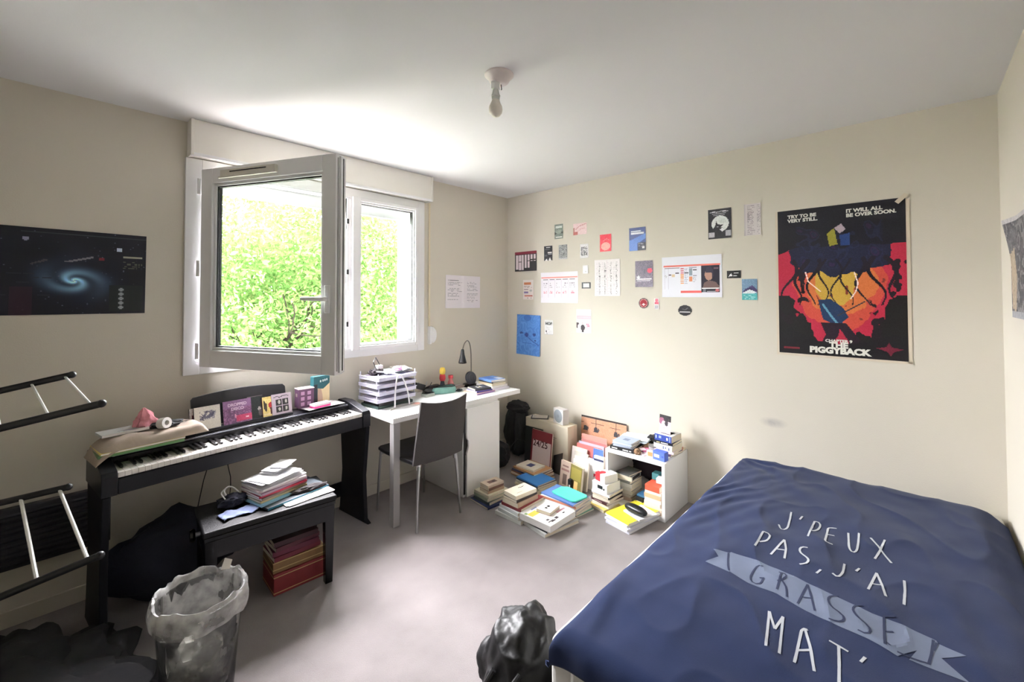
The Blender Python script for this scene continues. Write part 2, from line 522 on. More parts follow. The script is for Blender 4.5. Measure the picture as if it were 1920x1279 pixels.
# closed leaf with its own glazing
cl = MB()
cx0, cx1, cz0, cz1 = -1.678, -1.118, 1.105, 2.232
cl.bx(cx0, -1.622, -.045, .05, cz0, cz1, PVC); cl.bx(-1.138, cx1 + .01, -.045, .05, cz0, cz1, PVC)
cl.bx(-1.622, -1.138, -.045, .05, cz0, 1.132, PVC); cl.bx(-1.622, -1.138, -.045, .05, 2.205, cz1, PVC)
for a in ((-1.622, -1.608, 1.132, 2.205), (-1.152, -1.138, 1.132, 2.205), (-1.608, -1.152, 1.132, 1.146), (-1.608, -1.152, 2.191, 2.205)):
    cl.bx(a[0], a[1], -.032, .03, a[2], a[3], PVC)
leaf = rel(cl.build('closed_sash', win, bevel=.003), win)
g = MB()
for a in ((-1.608, -1.603, 1.146, 2.191), (-1.158, -1.152, 1.146, 2.191), (-1.603, -1.158, 1.146, 1.151), (-1.603, -1.158, 2.186, 2.191)):
    g.bx(a[0], a[1], -.018, .012, a[2], a[3], SEAL)
g.build('gasket', leaf)
g = MB(); g.bx(-1.603, -1.158, -.004, .004, 1.151, 2.186, GLASS); g.build('glass_pane', leaf)
# open leaf
SW, SH = .937, 1.128
sa = MB()
F = .085
sa.bx(0, F, 0, .06, 0, SH, PVC); sa.bx(SW - F, SW, 0, .06, 0, SH, PVC)
sa.bx(F, SW - F, 0, .06, 0, F + .012, PVC); sa.bx(F, SW - F, 0, .06, SH - F, SH, PVC)
b = .016
sa.bx(F, F + b, .012, .05, F, SH - F, PVC); sa.bx(SW - F - b, SW - F, .012, .05, F, SH - F, PVC)
sa.bx(F, SW - F, .012, .05, F, F + b + .012, PVC); sa.bx(F, SW - F, .012, .05, SH - F - b, SH - F, PVC)
sa.bx(SW, SW + .012, .024, .06, .01, SH - .01, PVC)
sa.bx(-.006, 0, .024, .06, .01, SH - .01, PVC)
sash = sa.build('open_sash', win, loc=(-2.60 - win.location.x, -.05, 1.10 - 1.05), rz=-math.radians(65.2), bevel=.003)
g = MB()
a0, a1, c0, c1 = F + b, SW - F - b, F + b + .012, SH - F - b
t = .007
for q in ((a0, a0 + t, c0, c1), (a1 - t, a1, c0, c1), (a0, a1, c0, c0 + t), (a0, a1, c1 - t, c1)):
    g.bx(q[0], q[1], .022, .046, q[2], q[3], SEAL)
g.bx(SW - .001, SW + .002, .012, .018, .02, SH - .02, STEEL)
g.bx(SW + .011, SW + .0125, .038, .046, .02, SH - .02, SEAL)
g.build('gasket', sash)
MB().bx(a0 + t, a1 - t, .030, .038, c0 + t, c1 - t, GLASS).build('glass_pane', sash)
h = MB()
h.box((SW - .040, -.008, .385), (.028, .014, .14), PVC)
h.tube([(SW - .040, -.010, .385), (SW - .040, -.045, .385), (SW - .060, -.052, .385), (SW - .165, -.052, .388)], [.010, .010, .011, .009], PVC, 10)
h.build('handle', sash, bevel=.003)
v = MB()
v.bx(.17, .56, -.020, 0, SH - .062, SH - .024, mat('aged_white_plastic', (214, 210, 198), .5))
v.bx(.24, .50, -.022, -.019, SH - .040, SH - .034, SEAL)
v.bx(.16, .57, -.026, -.012, SH - .070, SH - .061, mat('aged_white_plastic', (214, 210, 198), .5))
v.build('vent_grille', sash, bevel=.003)
for z in (.09, .56, 1.03):
    MB().lathe([(.009, z - .045), (.009, z + .045)], PVC, 12, Matrix.Translation((-.008, -.006, 0))).build('hinge', sash)
# outside sill and jamb lining
structure(MB().bx(OX0 - .05, OX1 + .05, .07, .36, OZ0 - .05, OZ0 - .002, mat('outer_sill', (205, 203, 198), .6)), 'trim_1', .004)
o = MB(); o.bx(-1.135, -1.09, .07, .12, 1.105, 2.25, PVC); o.bx(-2.61, -2.565, .07, .12, 1.105, 2.25, PVC); o.bx(-2.565, -1.135, .08, .11, 2.13, 2.25, PVC)
o.bx(-1.092, -1.089, .12, .30, 1.105, 2.25, WHITE); o.bx(-2.611, -2.608, .12, .30, 1.105, 2.25, WHITE); o.bx(-2.6, -1.1, .12, .3, 2.245, 2.249, WHITE)
structure(o, 'trim_2', .002)

box = MB()
box.bx(-2.653, -1.009, -.094, -.001, 2.300, 2.496, mat('shutter_box_cream', (232, 229, 222), .6, vary=.01))
box.bx(-2.657, -1.005, -.099, -.085, 2.290, 2.308, PVC)
box.bx(-2.660, -2.645, -.10, -.001, 2.292, 2.496, mat('shutter_box_cream', (232, 229, 222), .6))
box.bx(-1.017, -1.003, -.10, -.001, 2.292, 2.496, mat('shutter_box_cream', (232, 229, 222), .6))
tag(box.build('roller_shutter_box', bevel=.002), 'long cream roller shutter box under the ceiling above the window', 'shutter box')
wd = empty('shutter_strap_winder', (-.965, 0, 1.17), label='round white strap winder on the wall beside the window', cat='strap winder')
m = MB(); m.bx(-.022, .0, -.034, 0, -.075, .075, PVC)
m.lathe([(.0, -.03), (.055, -.03), (.068, -.02), (.070, 0.0)], PVC, 28, Matrix.Translation((.018, -.001, 0)) @ Matrix.Scale(.6, 4, (1, 0, 0)) @ Matrix.Rotation(PI / 2, 4, 'X') @ Matrix.Scale(-1, 4, (0, 0, 1)), cap=False)
m.build('winder_case', wd, bevel=.003)
MB().bx(-.020, -.004, -.012, -.009, .075, 1.12, mat('strap_beige', (216, 204, 176), .8)).build('strap', wd)

# ------------------------------------------------------------------ garden outside the window
structure(MB().bx(-60, 60, .6, 90, -3.2, -3.0, mat('pale_paving', (196, 192, 186), .9, vary=.2, scale=1.5)), 'ground')
tree = empty('tree', (0.6, 6.2, -3.0), label='leafy light green tree filling the view outside the window', cat='tree')
bark = mat('bark', (20, 17, 14), .95, spec=0.0, vary=.25, scale=12, bump=.6)
tm = MB()
def branch(p, d, r, depth, rnd):
    pts = [p]; rs = [r]
    L = (1.9 if depth == 0 else rnd.uniform(.9, 1.7)) * (.82 ** depth)
    n = 5
    for i in range(n):
        d = (d + Vector((rnd.uniform(-.25, .25), rnd.uniform(-.25, .25), rnd.uniform(-.02, .16)))).normalized()
        p = p + d * (L / n); pts.append(p); rs.append(r * (1 - .38 * (i + 1) / n))
    tm.tube(pts, rs, bark, 7 if depth < 2 else 5)
    if depth < 4:
        for k in range(4 if depth < 2 else 3):
            a = rnd.uniform(0, 2 * PI)
            side = d.orthogonal().normalized(); side = (Matrix.Rotation(a, 3, d) @ side)
            nd = (d * rnd.uniform(.3, .8) + side * rnd.uniform(.6, 1.0)).normalized()
            branch(pts[rnd.randint(2, n)], nd, rs[-1] * rnd.uniform(.6, .85), depth + 1, rnd)
rnd = random.Random(12)
branch(Vector((0, 0, 0)), Vector((0, 0, 1)), .20, 0, rnd)
branch(Vector((0, 0, 1.6)), Vector((-.3, -.2, .9)), .13, 1, rnd)
branch(Vector((0, 0, 1.8)), Vector((.35, -.2, .85)), .12, 1, rnd)
branch(Vector((0, 0, 1.9)), Vector((0, -.2, 1)), .13, 1, rnd)
tm.build('trunk', tree)
LEAF = leaf_mat()
def foliage(cx, cy, cz, rx, ry, rz_, n, seed, size=.085):
    R = np.random.RandomState(seed)
    P = R.normal(size=(n, 3)); P /= np.linalg.norm(P, axis=1)[:, None]
    P *= (R.rand(n, 1) ** .42)
    P *= np.array([rx, ry, rz_])
    keep = []
    for p in P:
        q = Vector(p)
        if noise.noise(q * .75 + Vector((seed, 0, 0))) + .35 * noise.noise(q * 2.3) > -.22: keep.append(p)
    P = np.array(keep) + np.array([cx, cy, cz]); n = len(P)
    A = R.normal(size=(n, 3)); A /= np.linalg.norm(A, axis=1)[:, None]
    B = np.cross(A, R.normal(size=(n, 3))); B /= np.linalg.norm(B, axis=1)[:, None]
    s = size * (.6 + .8 * R.rand(n, 1))
    V = np.stack([P - A * s, P + B * s * .45, P + A * s, P - B * s * .45], 1).reshape(-1, 3)
    me = bpy.data.meshes.new('foliage')
    me.vertices.add(len(V)); me.vertices.foreach_set('co', V.reshape(-1))
    me.loops.add(4 * n); me.loops.foreach_set('vertex_index', np.arange(4 * n, dtype=np.int32))
    me.polygons.add(n); me.polygons.foreach_set('loop_start', np.arange(0, 4 * n, 4, dtype=np.int32))
    me.update(calc_edges=True); me.validate()
    me.materials.append(LEAF)
    o = bpy.data.objects.new('foliage', me); COL.objects.link(o); o.parent = tree
    return o
foliage(0.2, 0, 4.2, 4.4, 2.6, 3.6, 150000, 3, .046)
foliage(-7.5, -1.2, 3.6, 5.5, 2.6, 4.2, 20000, 5, .085)  # unseen side crown, added to hold sky light off the poster wall
tree2 = tree
tree = empty('tree', (3.5, 13, -3.0), label='farther tree filling the gaps behind the near one', cat='tree')
MB().tube([(0, 0, 0), (.1, 0, 3), (0, .1, 6)], [.3, .22, .1], bark, 9).build('trunk', tree)
foliage(0, 0, 4.3, 8.5, 3.0, 4.0, 70000, 9, .10)

# ------------------------------------------------------------------ ceiling lamp
cl_ = empty('ceiling_lamp', (-1.821, -1.682, 2.5), label='bare bulb on a small white ceiling rose in the middle of the ceiling', cat='ceiling lamp')
ROSE = mat('rose_plastic', (226, 216, 216), .5)
MB(Matrix.Rotation(PI, 4, 'X')).lathe([(.066, 0), (.066, .006), (.055, .012), (.043, .035), (.026, .045), (.0, .046)], ROSE, 32, cap=False).build('ceiling_rose', cl_)
m = MB(); m.box((-.028, -.004, -.062), (.034, .022, .034), PVC); m.tube([(-.01, .0, -.045), (-.022, -.004, -.05)], .006, PVC)
m.tube([(.006, -.006, -.045), (.008, -.008, -.066), (.004, -.010, -.072)], .0025, mat('wire_grey', (90, 90, 95), .5), 6)
m.build('bracket', cl_, bevel=.003)
L = Matrix.Translation((-.028, -.006, -.078)) @ Matrix.Rotation(PI, 4, 'X')
MB(L).lathe([(.009, 0), (.012, .004), (.018, .028), (.021, .030), (.021, .034), (.018, .036), (.018, .05), (.0, .05)], mat('lamp_holder', (206, 208, 204), .45), 24).build('lamp_holder', cl_)
MB(L).lathe([(.017, .05), (.021, .062), (.029, .078), (.031, .092), (.028, .108), (.018, .121), (.0, .126)], mat('frosted_bulb', (238, 232, 222), .3), 28, cap=False).build('bulb', cl_)

# ------------------------------------------------------------------ desk and its base cabinet
DZ = .705
desk = empty('desk', (-1.05, -.27, 0), label='white desk under the window with a square leg beside the piano', cat='desk')
MB().bx(-.605, .625, -.281, .265, DZ - .034, DZ, WHITE).build('desk_top', desk, bevel=.002)
for x, y in ((-.575, -.255), (-.575, .225)):
    MB().bx(x - .024, x + .024, y - .024, y + .024, 0, DZ - .034, GREYMETAL).build('leg', desk, bevel=.002)
cab = empty('desk_cabinet', (-.880, -.29, 0), label='tall white cabinet carrying the end of the desk, door slightly ajar', cat='cabinet')
m = MB(); t = .018
hx, hy, hz = .183, .262, .670
m.bx(-hx, -hx + t, -hy, hy, .0, hz, WHITE); m.bx(hx - t, hx, -hy, hy, .0, hz, WHITE)
m.bx(-hx + t, hx - t, -hy, hy, hz - t, hz, WHITE); m.bx(-hx + t, hx - t, -hy, hy, .0, .05, WHITE); m.bx(-hx + t, hx - t, hy - .006, hy, .05, hz - t, WHITE)
m.build('body', cab, bevel=.0015)
# door outline with the wavy grip cut out of its free edge
pts = [(hx - .002, .004), (hx - .002, hz - .012), (-hx + .022, hz - .012), (-hx + .020, .46), (-hx + .024, .435), (-hx + .038, .415), (-hx + .040, .375), (-hx + .030, .345), (-hx + .022, .325), (-hx + .020, .004)]
MB(Matrix.Translation((0, -hy - .004, 0)) @ Matrix.Rotation(PI / 2, 4, 'X')).prism(pts, 0, .017, WHITE).build('door', cab, bevel=.0015)
m = MB(); m.bx(-hx + .003, -hx + .018, -hy - .004, -hy, .02, hz - .015, SEAL); m.build('door_gap_shade', cab)  # solid black strip put in as the shade of the door gap
m = MB(); m.bx(-hx + .018, -hx + .05, -hy - .0035, -hy, .31, .47, mat('cavity_shade', (40, 34, 34), .9)); m.build('grip_recess_shade', cab)  # dark plate behind the cutout, coloured as the shade inside the grip

# ------------------------------------------------------------------ chair tucked under the desk
FAB = mat('woven_grey_plastic', (66, 62, 62), .7, vary=.25, scale=260, bump=.5, bscale=300)
chair = empty('desk_chair', (-1.405, -.48, 0), label='dark grey chair with woven back and steel legs at the white desk', cat='chair')
def curved_panel(mb, w0, w1, z0, z1, y0, y1, bow, th, m, n=14, rows=12, dip=0.0):
    vs = []; fs = []
    for s in (0, 1):
        for j in range(rows + 1):
            v = j / rows
            for i in range(n + 1):
                u = i / n * 2 - 1
                w_ = (w0 + (w1 - w0) * v) / 2
                x = u * w_
                y = y0 + (y1 - y0) * v + bow * (1 - u * u) * -1 + (th if s else 0)
                z = z0 + (z1 - z0) * v - (dip * (1 - u * u) * v)
                vs.append((x, y, z))
    R = (n + 1) * (rows + 1)
    for j in range(rows):
        for i in range(n):
            a = j * (n + 1) + i
            fs.append((a, a + 1, a + n + 2, a + n + 1)); fs.append((R + a, R + a + n + 1, R + a + n + 2, R + a + 1))
    for j in range(rows):
        a = j * (n + 1); fs.append((a, a + n + 1, R + a + n + 1, R + a)); a += n; fs.append((a, R + a, R + a + n + 1, a + n + 1))
    for i in range(n):
        fs.append((i, R + i, R + i + 1, i + 1)); a = rows * (n + 1) + i; fs.append((a, a + 1, R + a + 1, R + a))
    mb.smooth = True; mb.add(vs, fs, m); mb.smooth = False
b_ = MB(); curved_panel(b_, .400, .375, .425, .835, -.225, -.290, .030, .014, FAB, dip=.022)
b_.build('backrest', chair)
b_ = MB()
b_.smooth = False
b_.prism([(-.195, -.215), (.195, -.215), (.205, .10), (.195, .205), (.17, .225), (-.17, .225), (-.195, .205), (-.205, .10)], .425, .448, BLACK)
b_.build('seat', chair, bevel=.006)
for sx in (-1, 1):
    m = MB(); m.tube([(sx * .150, -.205, .432), (sx * .152, -.215, .40), (sx * .168, -.225, .20), (sx * .178, -.235, .006)], [.012, .011, .0095, .009], STEEL, 10)
    m.lathe([(.014, 0), (.014, .035)], PVC if sx < 0 else STEEL, 10, Matrix.Translation((sx * .150, -.210, .385)))
    m.build('leg', chair)
    m = MB(); m.tube([(sx * .180, .195, .432), (sx * .188, .205, .25), (sx * .196, .215, .006)], .0085, STEEL, 10); m.build('leg', chair)
m = MB(); m.tube([(-.150, -.205, .415), (-.182, -.10, .418), (-.180, .19, .418)], .007, STEEL, 8); m.tube([(.150, -.205, .415), (.182, -.10, .418), (.180, .19, .418)], .007, STEEL, 8)
m.tube([(-.180, .19, .40), (.180, .19, .40)], .006, STEEL, 8)
m.build('seat_frame', chair)

# ------------------------------------------------------------------ digital piano, rotated a little off the wall
PR = math.radians(5.6)
PO = Vector((-2.972, -.462, 0))                 # front lower corner of the lowest key
piano = empty('digital_piano', PO, PR, label='long black digital piano with eighty-eight keys on its stand below the window', cat='piano')
KW = 1.215 / 52
PIANOB = mat('piano_black', (20, 21, 28), .38, spec=.3, vary=.08)
m = MB()
prof = [(-.012, .632), (-.012, .700), (.0, .702), (.148, .704), (.150, .752), (.20, .772), (.285, .772), (.300, .755), (.300, .632)]
def yz_prism(mb, prof, x0, x1, m_):
    T = Matrix(((0, 0, 1, 0), (1, 0, 0, 0), (0, 1, 0, 0), (0, 0, 0, 1)))
    mb.prism(prof, x0, x1, m_, T)
yz_prism(m, prof, 0, 1.215, PIANOB)
cheek = [(-.016, .632), (-.016, .715), (-.005, .735), (.06, .752), (.15, .775), (.20, .782), (.285, .780), (.302, .760), (.302, .632)]
yz_prism(m, cheek, -.056, -.001, PIANOB); yz_prism(m, cheek, 1.217, 1.272, PIANOB)
m.build('body', piano, bevel=.003)
m = MB(); m.bx(.02, 1.20, .155, .185, .757, .7625, mat('piano_panel_grey', (52, 56, 66), .25)); m.box((.61, .158, .7595), (1.20, .005, .006), mat('silver_line', (186, 186, 198), .3, metal=.5), R=Matrix.Rotation(.3, 3, 'X'))
m.build('control_panel', piano)
IV = mat('key_white', (236, 232, 226), .25); IB = mat('key_black', (12, 12, 14), .3)
kb = MB(); kb.bx(-KW / 2 + .0006, KW / 2 - .0006, -.004, .148, .7055, .7260, IV); kb.bx(-KW / 2 + .0006, KW / 2 - .0006, -.006, .002, .7040, .7262, IV)
wk = kb.build('white_key', piano, loc=(KW / 2, 0, 0), bevel=.0008)
for i in range(1, 52):
    c = wk.copy(); COL.objects.link(c); c.parent = piano; c.location.x = KW * (i + .5)
kb = MB(); kb.prism([(.052, .727), (.054, .736), (.062, .7385), (.148, .7385), (.148, .727)], -.0055, .0055, IB, Matrix(((0, 0, 1, 0), (1, 0, 0, 0), (0, 1, 0, 0), (0, 0, 0, 1))))
bk = None
for i in range(51):
    if (i % 7) in (0, 2, 3, 5, 6):          # lowest key is an A
        if bk is None:
            bk = kb.build('black_key', piano, loc=(KW * (i + 1), 0, 0), bevel=.001); c = bk
        else:
            c = bk.copy(); COL.objects.link(c); c.parent = piano; c.location.x = KW * (i + 1)
# music rest
m = MB()
u0, u1 = .350, .855
arc = [(u0, .782), (u0, .935), (u0 + .012, .948)] + [(u0 + .012 + (u1 - u0 - .03) * k / 8, .948 + .018 * math.sin(PI * k / 8) ) for k in range(1, 8)] + [(u1 - .014, .948), (u1, .932), (u1, .782)]
Tm = Matrix.Translation((0, .262, 0)) @ Matrix.Rotation(math.radians(-14), 4, 'X')
T2 = Matrix.Translation((0, .262, .775)) @ Matrix.Rotation(math.radians(-12), 4, 'X') @ Matrix.Translation((0, 0, -.775)) @ Matrix.Rotation(PI / 2, 4, 'X')
m.prism(arc, -.006, .0, mat('music_rest_black', (34, 33, 38), .5), T2)
m.build('music_rest', piano, bevel=.002)
MB().bx(u0, u1, .185, .262, .768, .776, PIANOB).build('music_ledge', piano, bevel=.001)
# stand: two side panels and a back board
STAND = mat('stand_black', (17, 18, 25), .55, spec=.25, vary=.1)
for u in (-.052, 1.236):
    m = MB()
    side = [(-.020, .632), (.015, .30), (-.005, .02), (-.045, .0), (.300, .0), (.290, .03), (.262, .30), (.290, .632)]
    yz_prism(m, side, u, u + .028, STAND)
    m.build('side_panel', piano, bevel=.003)
MB().bx(-.03, 1.24, .268, .282, .10, .20, STAND).build('cross_rail', piano, bevel=.002)
def pp(u, v, z):      # point in the piano's frame -> room
    return Vector((PO.x + u * math.cos(PR) - v * math.sin(PR), PO.y + u * math.sin(PR) + v * math.cos(PR), z))
for u, v in ((.34, -.0), (.42, -.0)):
    pass
cable = MB(); cable.tube([pp(.42, .2, .63), pp(.40, .24, .5), pp(.37, .26, .3), pp(.36, .27, .02)], .0025, BLACK, 6)
tag(cable.build('pedal_cable'), 'thin black cable hanging straight down from the piano to the floor', 'cable')
cable = MB(); cable.tube([pp(.50, .2, .63), pp(.52, .25, .54), pp(.545, .28, .46), pp(.55, .29, .40), pp(.53, .29, .2), pp(.53, .29, .02)], .0025, BLACK, 6)
tag(cable.build('power_cable'), 'thin black cable slanting from beneath the piano towards the bench', 'cable')

# ------------------------------------------------------------------ piano bench
BR = math.radians(-6.0)
bench = empty('piano_bench', (-2.408, -.592, 0), BR, label='glossy black piano bench loaded with papers and books', cat='bench')
MB().bx(-.285, .285, -.165, .165, .405, .425, BLACKGLOSS).build('apron_top', bench, bevel=.003)
m = MB(); m.bx(-.29, .29, -.17, .17, .425, .452, mat('bench_vinyl', (13, 13, 15), .5, spec=.3, bump=.3, bscale=140)); m.build('seat', bench, bevel=.008, segs=3)
m = MB(); m.bx(-.275, .275, -.160, -.142, .325, .405, BLACKGLOSS); m.bx(-.275, .275, .142, .160, .325, .405, BLACKGLOSS); m.bx(-.280, -.262, -.15, .15, .325, .405, BLACKGLOSS); m.bx(.262, .280, -.15, .15, .325, .405, BLACKGLOSS)
m.build('apron', bench, bevel=.002)
for sx in (-1, 1):
    for sy in (-1, 1):
        m = MB(); T_ = .021
        x, y = sx * .257, sy * .137
        vs = [(x - .018, y - .018, 0), (x + .018, y - .018, 0), (x + .018, y + .018, 0), (x - .018, y + .018, 0), (x - .024, y - .024, .405), (x + .024, y - .024, .405), (x + .024, y + .024, .405), (x - .024, y + .024, .405)]
        m.add(vs, [(0, 3, 2, 1), (4, 5, 6, 7), (0, 1, 5, 4), (1, 2, 6, 5), (2, 3, 7, 6), (3, 0, 4, 7)], BLACKGLOSS)
        m.build('leg', bench, bevel=.002)
    m = MB(); m.tube([(sx * .282, 0, .385), (sx * .300, 0, .385)], .010, STEEL, 12); m.lathe([(.0, .0), (.026, .002), (.030, .012), (.026, .022), (0, .024)], BLACKGLOSS, 20, Matrix.Translation((sx * .300, 0, .385)) @ Matrix.Rotation(sx * PI / 2, 4, 'Y'))
    m.build('knob', bench)
def bp_(u, v, z):
    return Vector((bench.location.x + u * math.cos(BR) - v * math.sin(BR), bench.location.y + u * math.sin(BR) + v * math.cos(BR), z))

# ------------------------------------------------------------------ cube shelf
cube = empty('cube_shelf', (-.200, -1.585, 0), label='low white open cube shelf against the cream wall, crowded with books', cat='shelf')
m = MB(); t = .022
CH, CW, CD = .385, .225, .195
m.bx(-CD, CD, -CW, -CW + t, 0, CH, WHITE); m.bx(-CD, CD, CW - t, CW, 0, CH, WHITE)
m.bx(-CD, CD, -CW + t, CW - t, CH - t, CH, WHITE); m.bx(-CD, CD, -CW + t, CW - t, 0, .03, WHITE); m.bx(CD - .006, CD, -CW + t, CW - t, .03, CH - t, WHITE)
m.build('body', cube, bevel=.0015)

# ------------------------------------------------------------------ radiator in the dim corner
rad = empty('radiator', (-3.38, 0, .28), label='low dark louvred radiator on the wall behind the piano stand', cat='radiator')
RM = mat('radiator_dark', (44, 44, 50), .5, metal=.2)
m = MB(); m.bx(-.50, .42, -.07, -.03, 0, .27, RM); m.build('panel', rad, bevel=.004)
for k in range(9):
    m = MB(); m.box((-.04, -.074, .025 + k * .027), (.88, .012, .010), RM, R=Matrix.Rotation(.5, 3, 'X')); m.build('louvre', rad)
m = MB(); m.bx(-.35, -.30, -.03, 0, .03, .24, RM); m.bx(.22, .27, -.03, 0, .03, .24, RM); m.build('bracket', rad)

# ------------------------------------------------------------------ folding drying rack, seen only at its hinged-out wings
rk = empty('drying_rack', (-3.58, -.62, 0), label='black framed folding drying rack with pale wires, cut off beside the piano', cat='drying rack')
RB = mat('rack_black_tube', (24, 25, 30), .4)
RW = mat('rack_wire', (226, 226, 222), .35)
def L3(a, b, t): return Vector(a).lerp(Vector(b), t)
o_ = Vector(rk.location)
upper = [(Vector((-3.064, -.983, 1.130)), Vector((-3.62, -.56, .965))), (Vector((-3.123, -.56, 1.186)), Vector((-3.62, -.20, 1.045)))]
lower = [(Vector((-3.060, -.970, .606)), Vector((-3.62, -.56, .350))), (Vector((-3.126, -.54, .735)), Vector((-3.62, -.20, .625)))]
for nm, bars, ts in (('upper_wing', upper, (.04, .22, .42, .62, .82)), ('lower_wing', lower, (.05, .26, .48, .70, .88))):
    wg = empty(nm, (0, 0, 0)); wg.parent = rk
    for (a, b) in bars:
        m = MB(); m.tube([a - o_, b - o_], .0125, RB, 12); m.blob(tuple(a - o_), (.014, .014, .014), RB, 2, 0); m.build('rail', wg)
    for t_ in ts:
        p, q = L3(bars[0][0], bars[0][1], t_) - o_, L3(bars[1][0], bars[1][1], t_) - o_
        m = MB(); m.tube([p, q], .0045 if nm == 'upper_wing' else .0060, RW, 8); m.build('wire', wg)
for a in (Vector((-3.62, -.56, 0)), Vector((-3.62, -.20, 0))):
    m = MB(); m.tube([a - o_, a - o_ + Vector((0, 0, 1.35))], .0125, RB, 12); m.build('post', rk)
for y in (-.56, -.20):
    m = MB(); m.tube([Vector((-3.85, y, .012)) - o_, Vector((-3.40, y, .012)) - o_], .012, RB, 10); m.build('foot', rk)

# ------------------------------------------------------------------ waste bin with a clear bag
SMOKY = film_mat().copy(); SMOKY.name = 'smoky_plastic'
SMOKY.node_tree.nodes['Principled BSDF'].inputs['Base Color'].default_value = (.05, .05, .055, 1)
binn = empty('waste_bin', (-2.79, -1.065, 0), label='dark waste bin lined with a crumpled translucent plastic bag', cat='bin')
MB().lathe([(.105, 0), (.11, .005), (.138, .375), (.143, .380), (.136, .380), (.108, .012), (0, .012)], SMOKY, 32, cap=False).build('bin_body', binn)
FILM = film_mat()
def bag_surface(rings, n=72, seed=3, amp=.010):
    vs = []; fs = []
    for j, (r, z, ox) in enumerate(rings):
        for k in range(n):
            t = 2 * PI * k / n
            q = noise.noise(Vector((math.cos(t) * 3, math.sin(t) * 3, z * 9 + seed)))
            q2 = noise.noise(Vector((math.cos(t) * 11, math.sin(t) * 11, z * 5 + seed)))
            rr = r + amp * q * 1.3 + amp * .6 * q2
            zz = z + (.016 * noise.noise(Vector((math.cos(t) * 2.2, math.sin(t) * 2.2, seed))) + .006 * q2) * ox
            vs.append((rr * math.cos(t), rr * math.sin(t), zz))
    for j in range(len(rings) - 1):
        for k in range(n):
            fs.append((j * n + k, j * n + (k + 1) % n, (j + 1) * n + (k + 1) % n, (j + 1) * n + k))
    return vs, fs
m = MB(); m.smooth = True
m.add(*bag_surface([(.143, .315, .6), (.150, .33, .8), (.153, .35, 1), (.154, .37, 1), (.152, .392, 1.2), (.146, .404, 1.4), (.138, .400, 1.4), (.132, .36, 1), (.124, .30, .6), (.118, .2, .3), (.104, .08, 0), (.06, .03, 0)]), FILM)
m.build('liner_bag', binn, sharp=60)
m = MB(); m.smooth = True
m.add([(.085, .085, .400), (.112, .070, .398), (.125, .082, .425), (.104, .104, .432), (.095, .09, .415)], [(0, 1, 4), (1, 2, 4), (2, 3, 4), (3, 0, 4)], mat('bag_knot', (226, 220, 216), .4)); m.build('bag_knot', binn)
tag(MB().blob((-2.80, -1.075, .14), (.085, .08, .12), mat('crumpled_tissue', (222, 220, 212), .9), 3, .35, 2.6, 5, ridges=.5).build('crumpled_tissue'), 'crumpled pale tissues showing through the bag in the bin', 'tissue')

# ------------------------------------------------------------------ soft dark bag behind the bench
m = MB(); m.smooth = True
m.blob((-2.72, -.225, .185), (.27, .12, .20), mat('dark_navy_canvas', (26, 29, 44), .85, vary=.2, scale=90, bump=.4), 4, .18, 2.0, 4, flat=-.93, ridges=.16)
m.build('duffel_bag')
tag(bpy.data.objects['duffel_bag'], 'slumped dark navy canvas bag on the floor under the piano', 'bag')
TXT_WHITE = [[(-0.8,-2.603),(-0.868,-2.611),(-0.961,-2.618),(-0.995,-2.611),(-0.998,-2.599),(-0.96,-2.584)],[(-0.806,-2.649),(-0.849,-2.645)],[(-0.817,-2.697),(-0.995,-2.698)],[(-0.817,-2.697),(-0.813,-2.715),(-0.844,-2.722),(-0.896,-2.719),(-0.933,-2.705),(-0.924,-2.697)],[(-0.825,-2.778),(-0.834,-2.749),(-1.002,-2.758),(-0.999,-2.784)],[(-0.912,-2.755),(-0.902,-2.779)],[(-0.838,-2.82),(-0.968,-2.834),(-1.0,-2.843),(-1.0,-2.854),(-0.971,-2.86),(-0.909,-2.859),(-0.82,-2.855)],[(-0.829,-2.894),(-0.887,-2.922),(-0.981,-2.965)],[(-0.812,-2.939),(-0.908,-2.929),(-0.988,-2.916)],[(-1.097,-2.554),(-1.232,-2.555)],[(-1.097,-2.554),(-1.092,-2.576),(-1.109,-2.584),(-1.155,-2.581),(-1.185,-2.559)],[(-1.095,-2.632),(-1.244,-2.614)],[(-1.095,-2.632),(-1.164,-2.651),(-1.241,-2.66)],[(-1.19,-2.623),(-1.178,-2.649)],[(-1.1,-2.714),(-1.102,-2.698),(-1.128,-2.69),(-1.16,-2.698),(-1.177,-2.72),(-1.2,-2.734),(-1.234,-2.731),(-1.25,-2.711)],[(-1.239,-2.776),(-1.271,-2.767)],[(-1.117,-2.834),(-1.194,-2.837),(-1.239,-2.832),(-1.249,-2.822),(-1.234,-2.81)],[(-1.105,-2.878),(-1.137,-2.87)],[(-1.094,-2.927),(-1.162,-2.92),(-1.253,-2.913)],[(-1.094,-2.927),(-1.168,-2.944),(-1.249,-2.959)],[(-1.194,-2.916),(-1.178,-2.948)],[(-1.093,-3.003),(-1.151,-3.006),(-1.254,-3.005)],[(-1.761,-2.713),(-1.596,-2.686)],[(-1.596,-2.686),(-1.665,-2.716)],[(-1.665,-2.716),(-1.593,-2.724)],[(-1.593,-2.724),(-1.761,-2.747)],[(-1.762,-2.784),(-1.606,-2.777),(-1.601,-2.791)],[(-1.6,-2.783),(-1.676,-2.809),(-1.757,-2.83)],[(-1.705,-2.783),(-1.682,-2.813)],[(-1.614,-2.846),(-1.623,-2.892)],[(-1.617,-2.869),(-1.692,-2.878),(-1.762,-2.885)],[(-1.613,-2.929),(-1.642,-2.921)]]
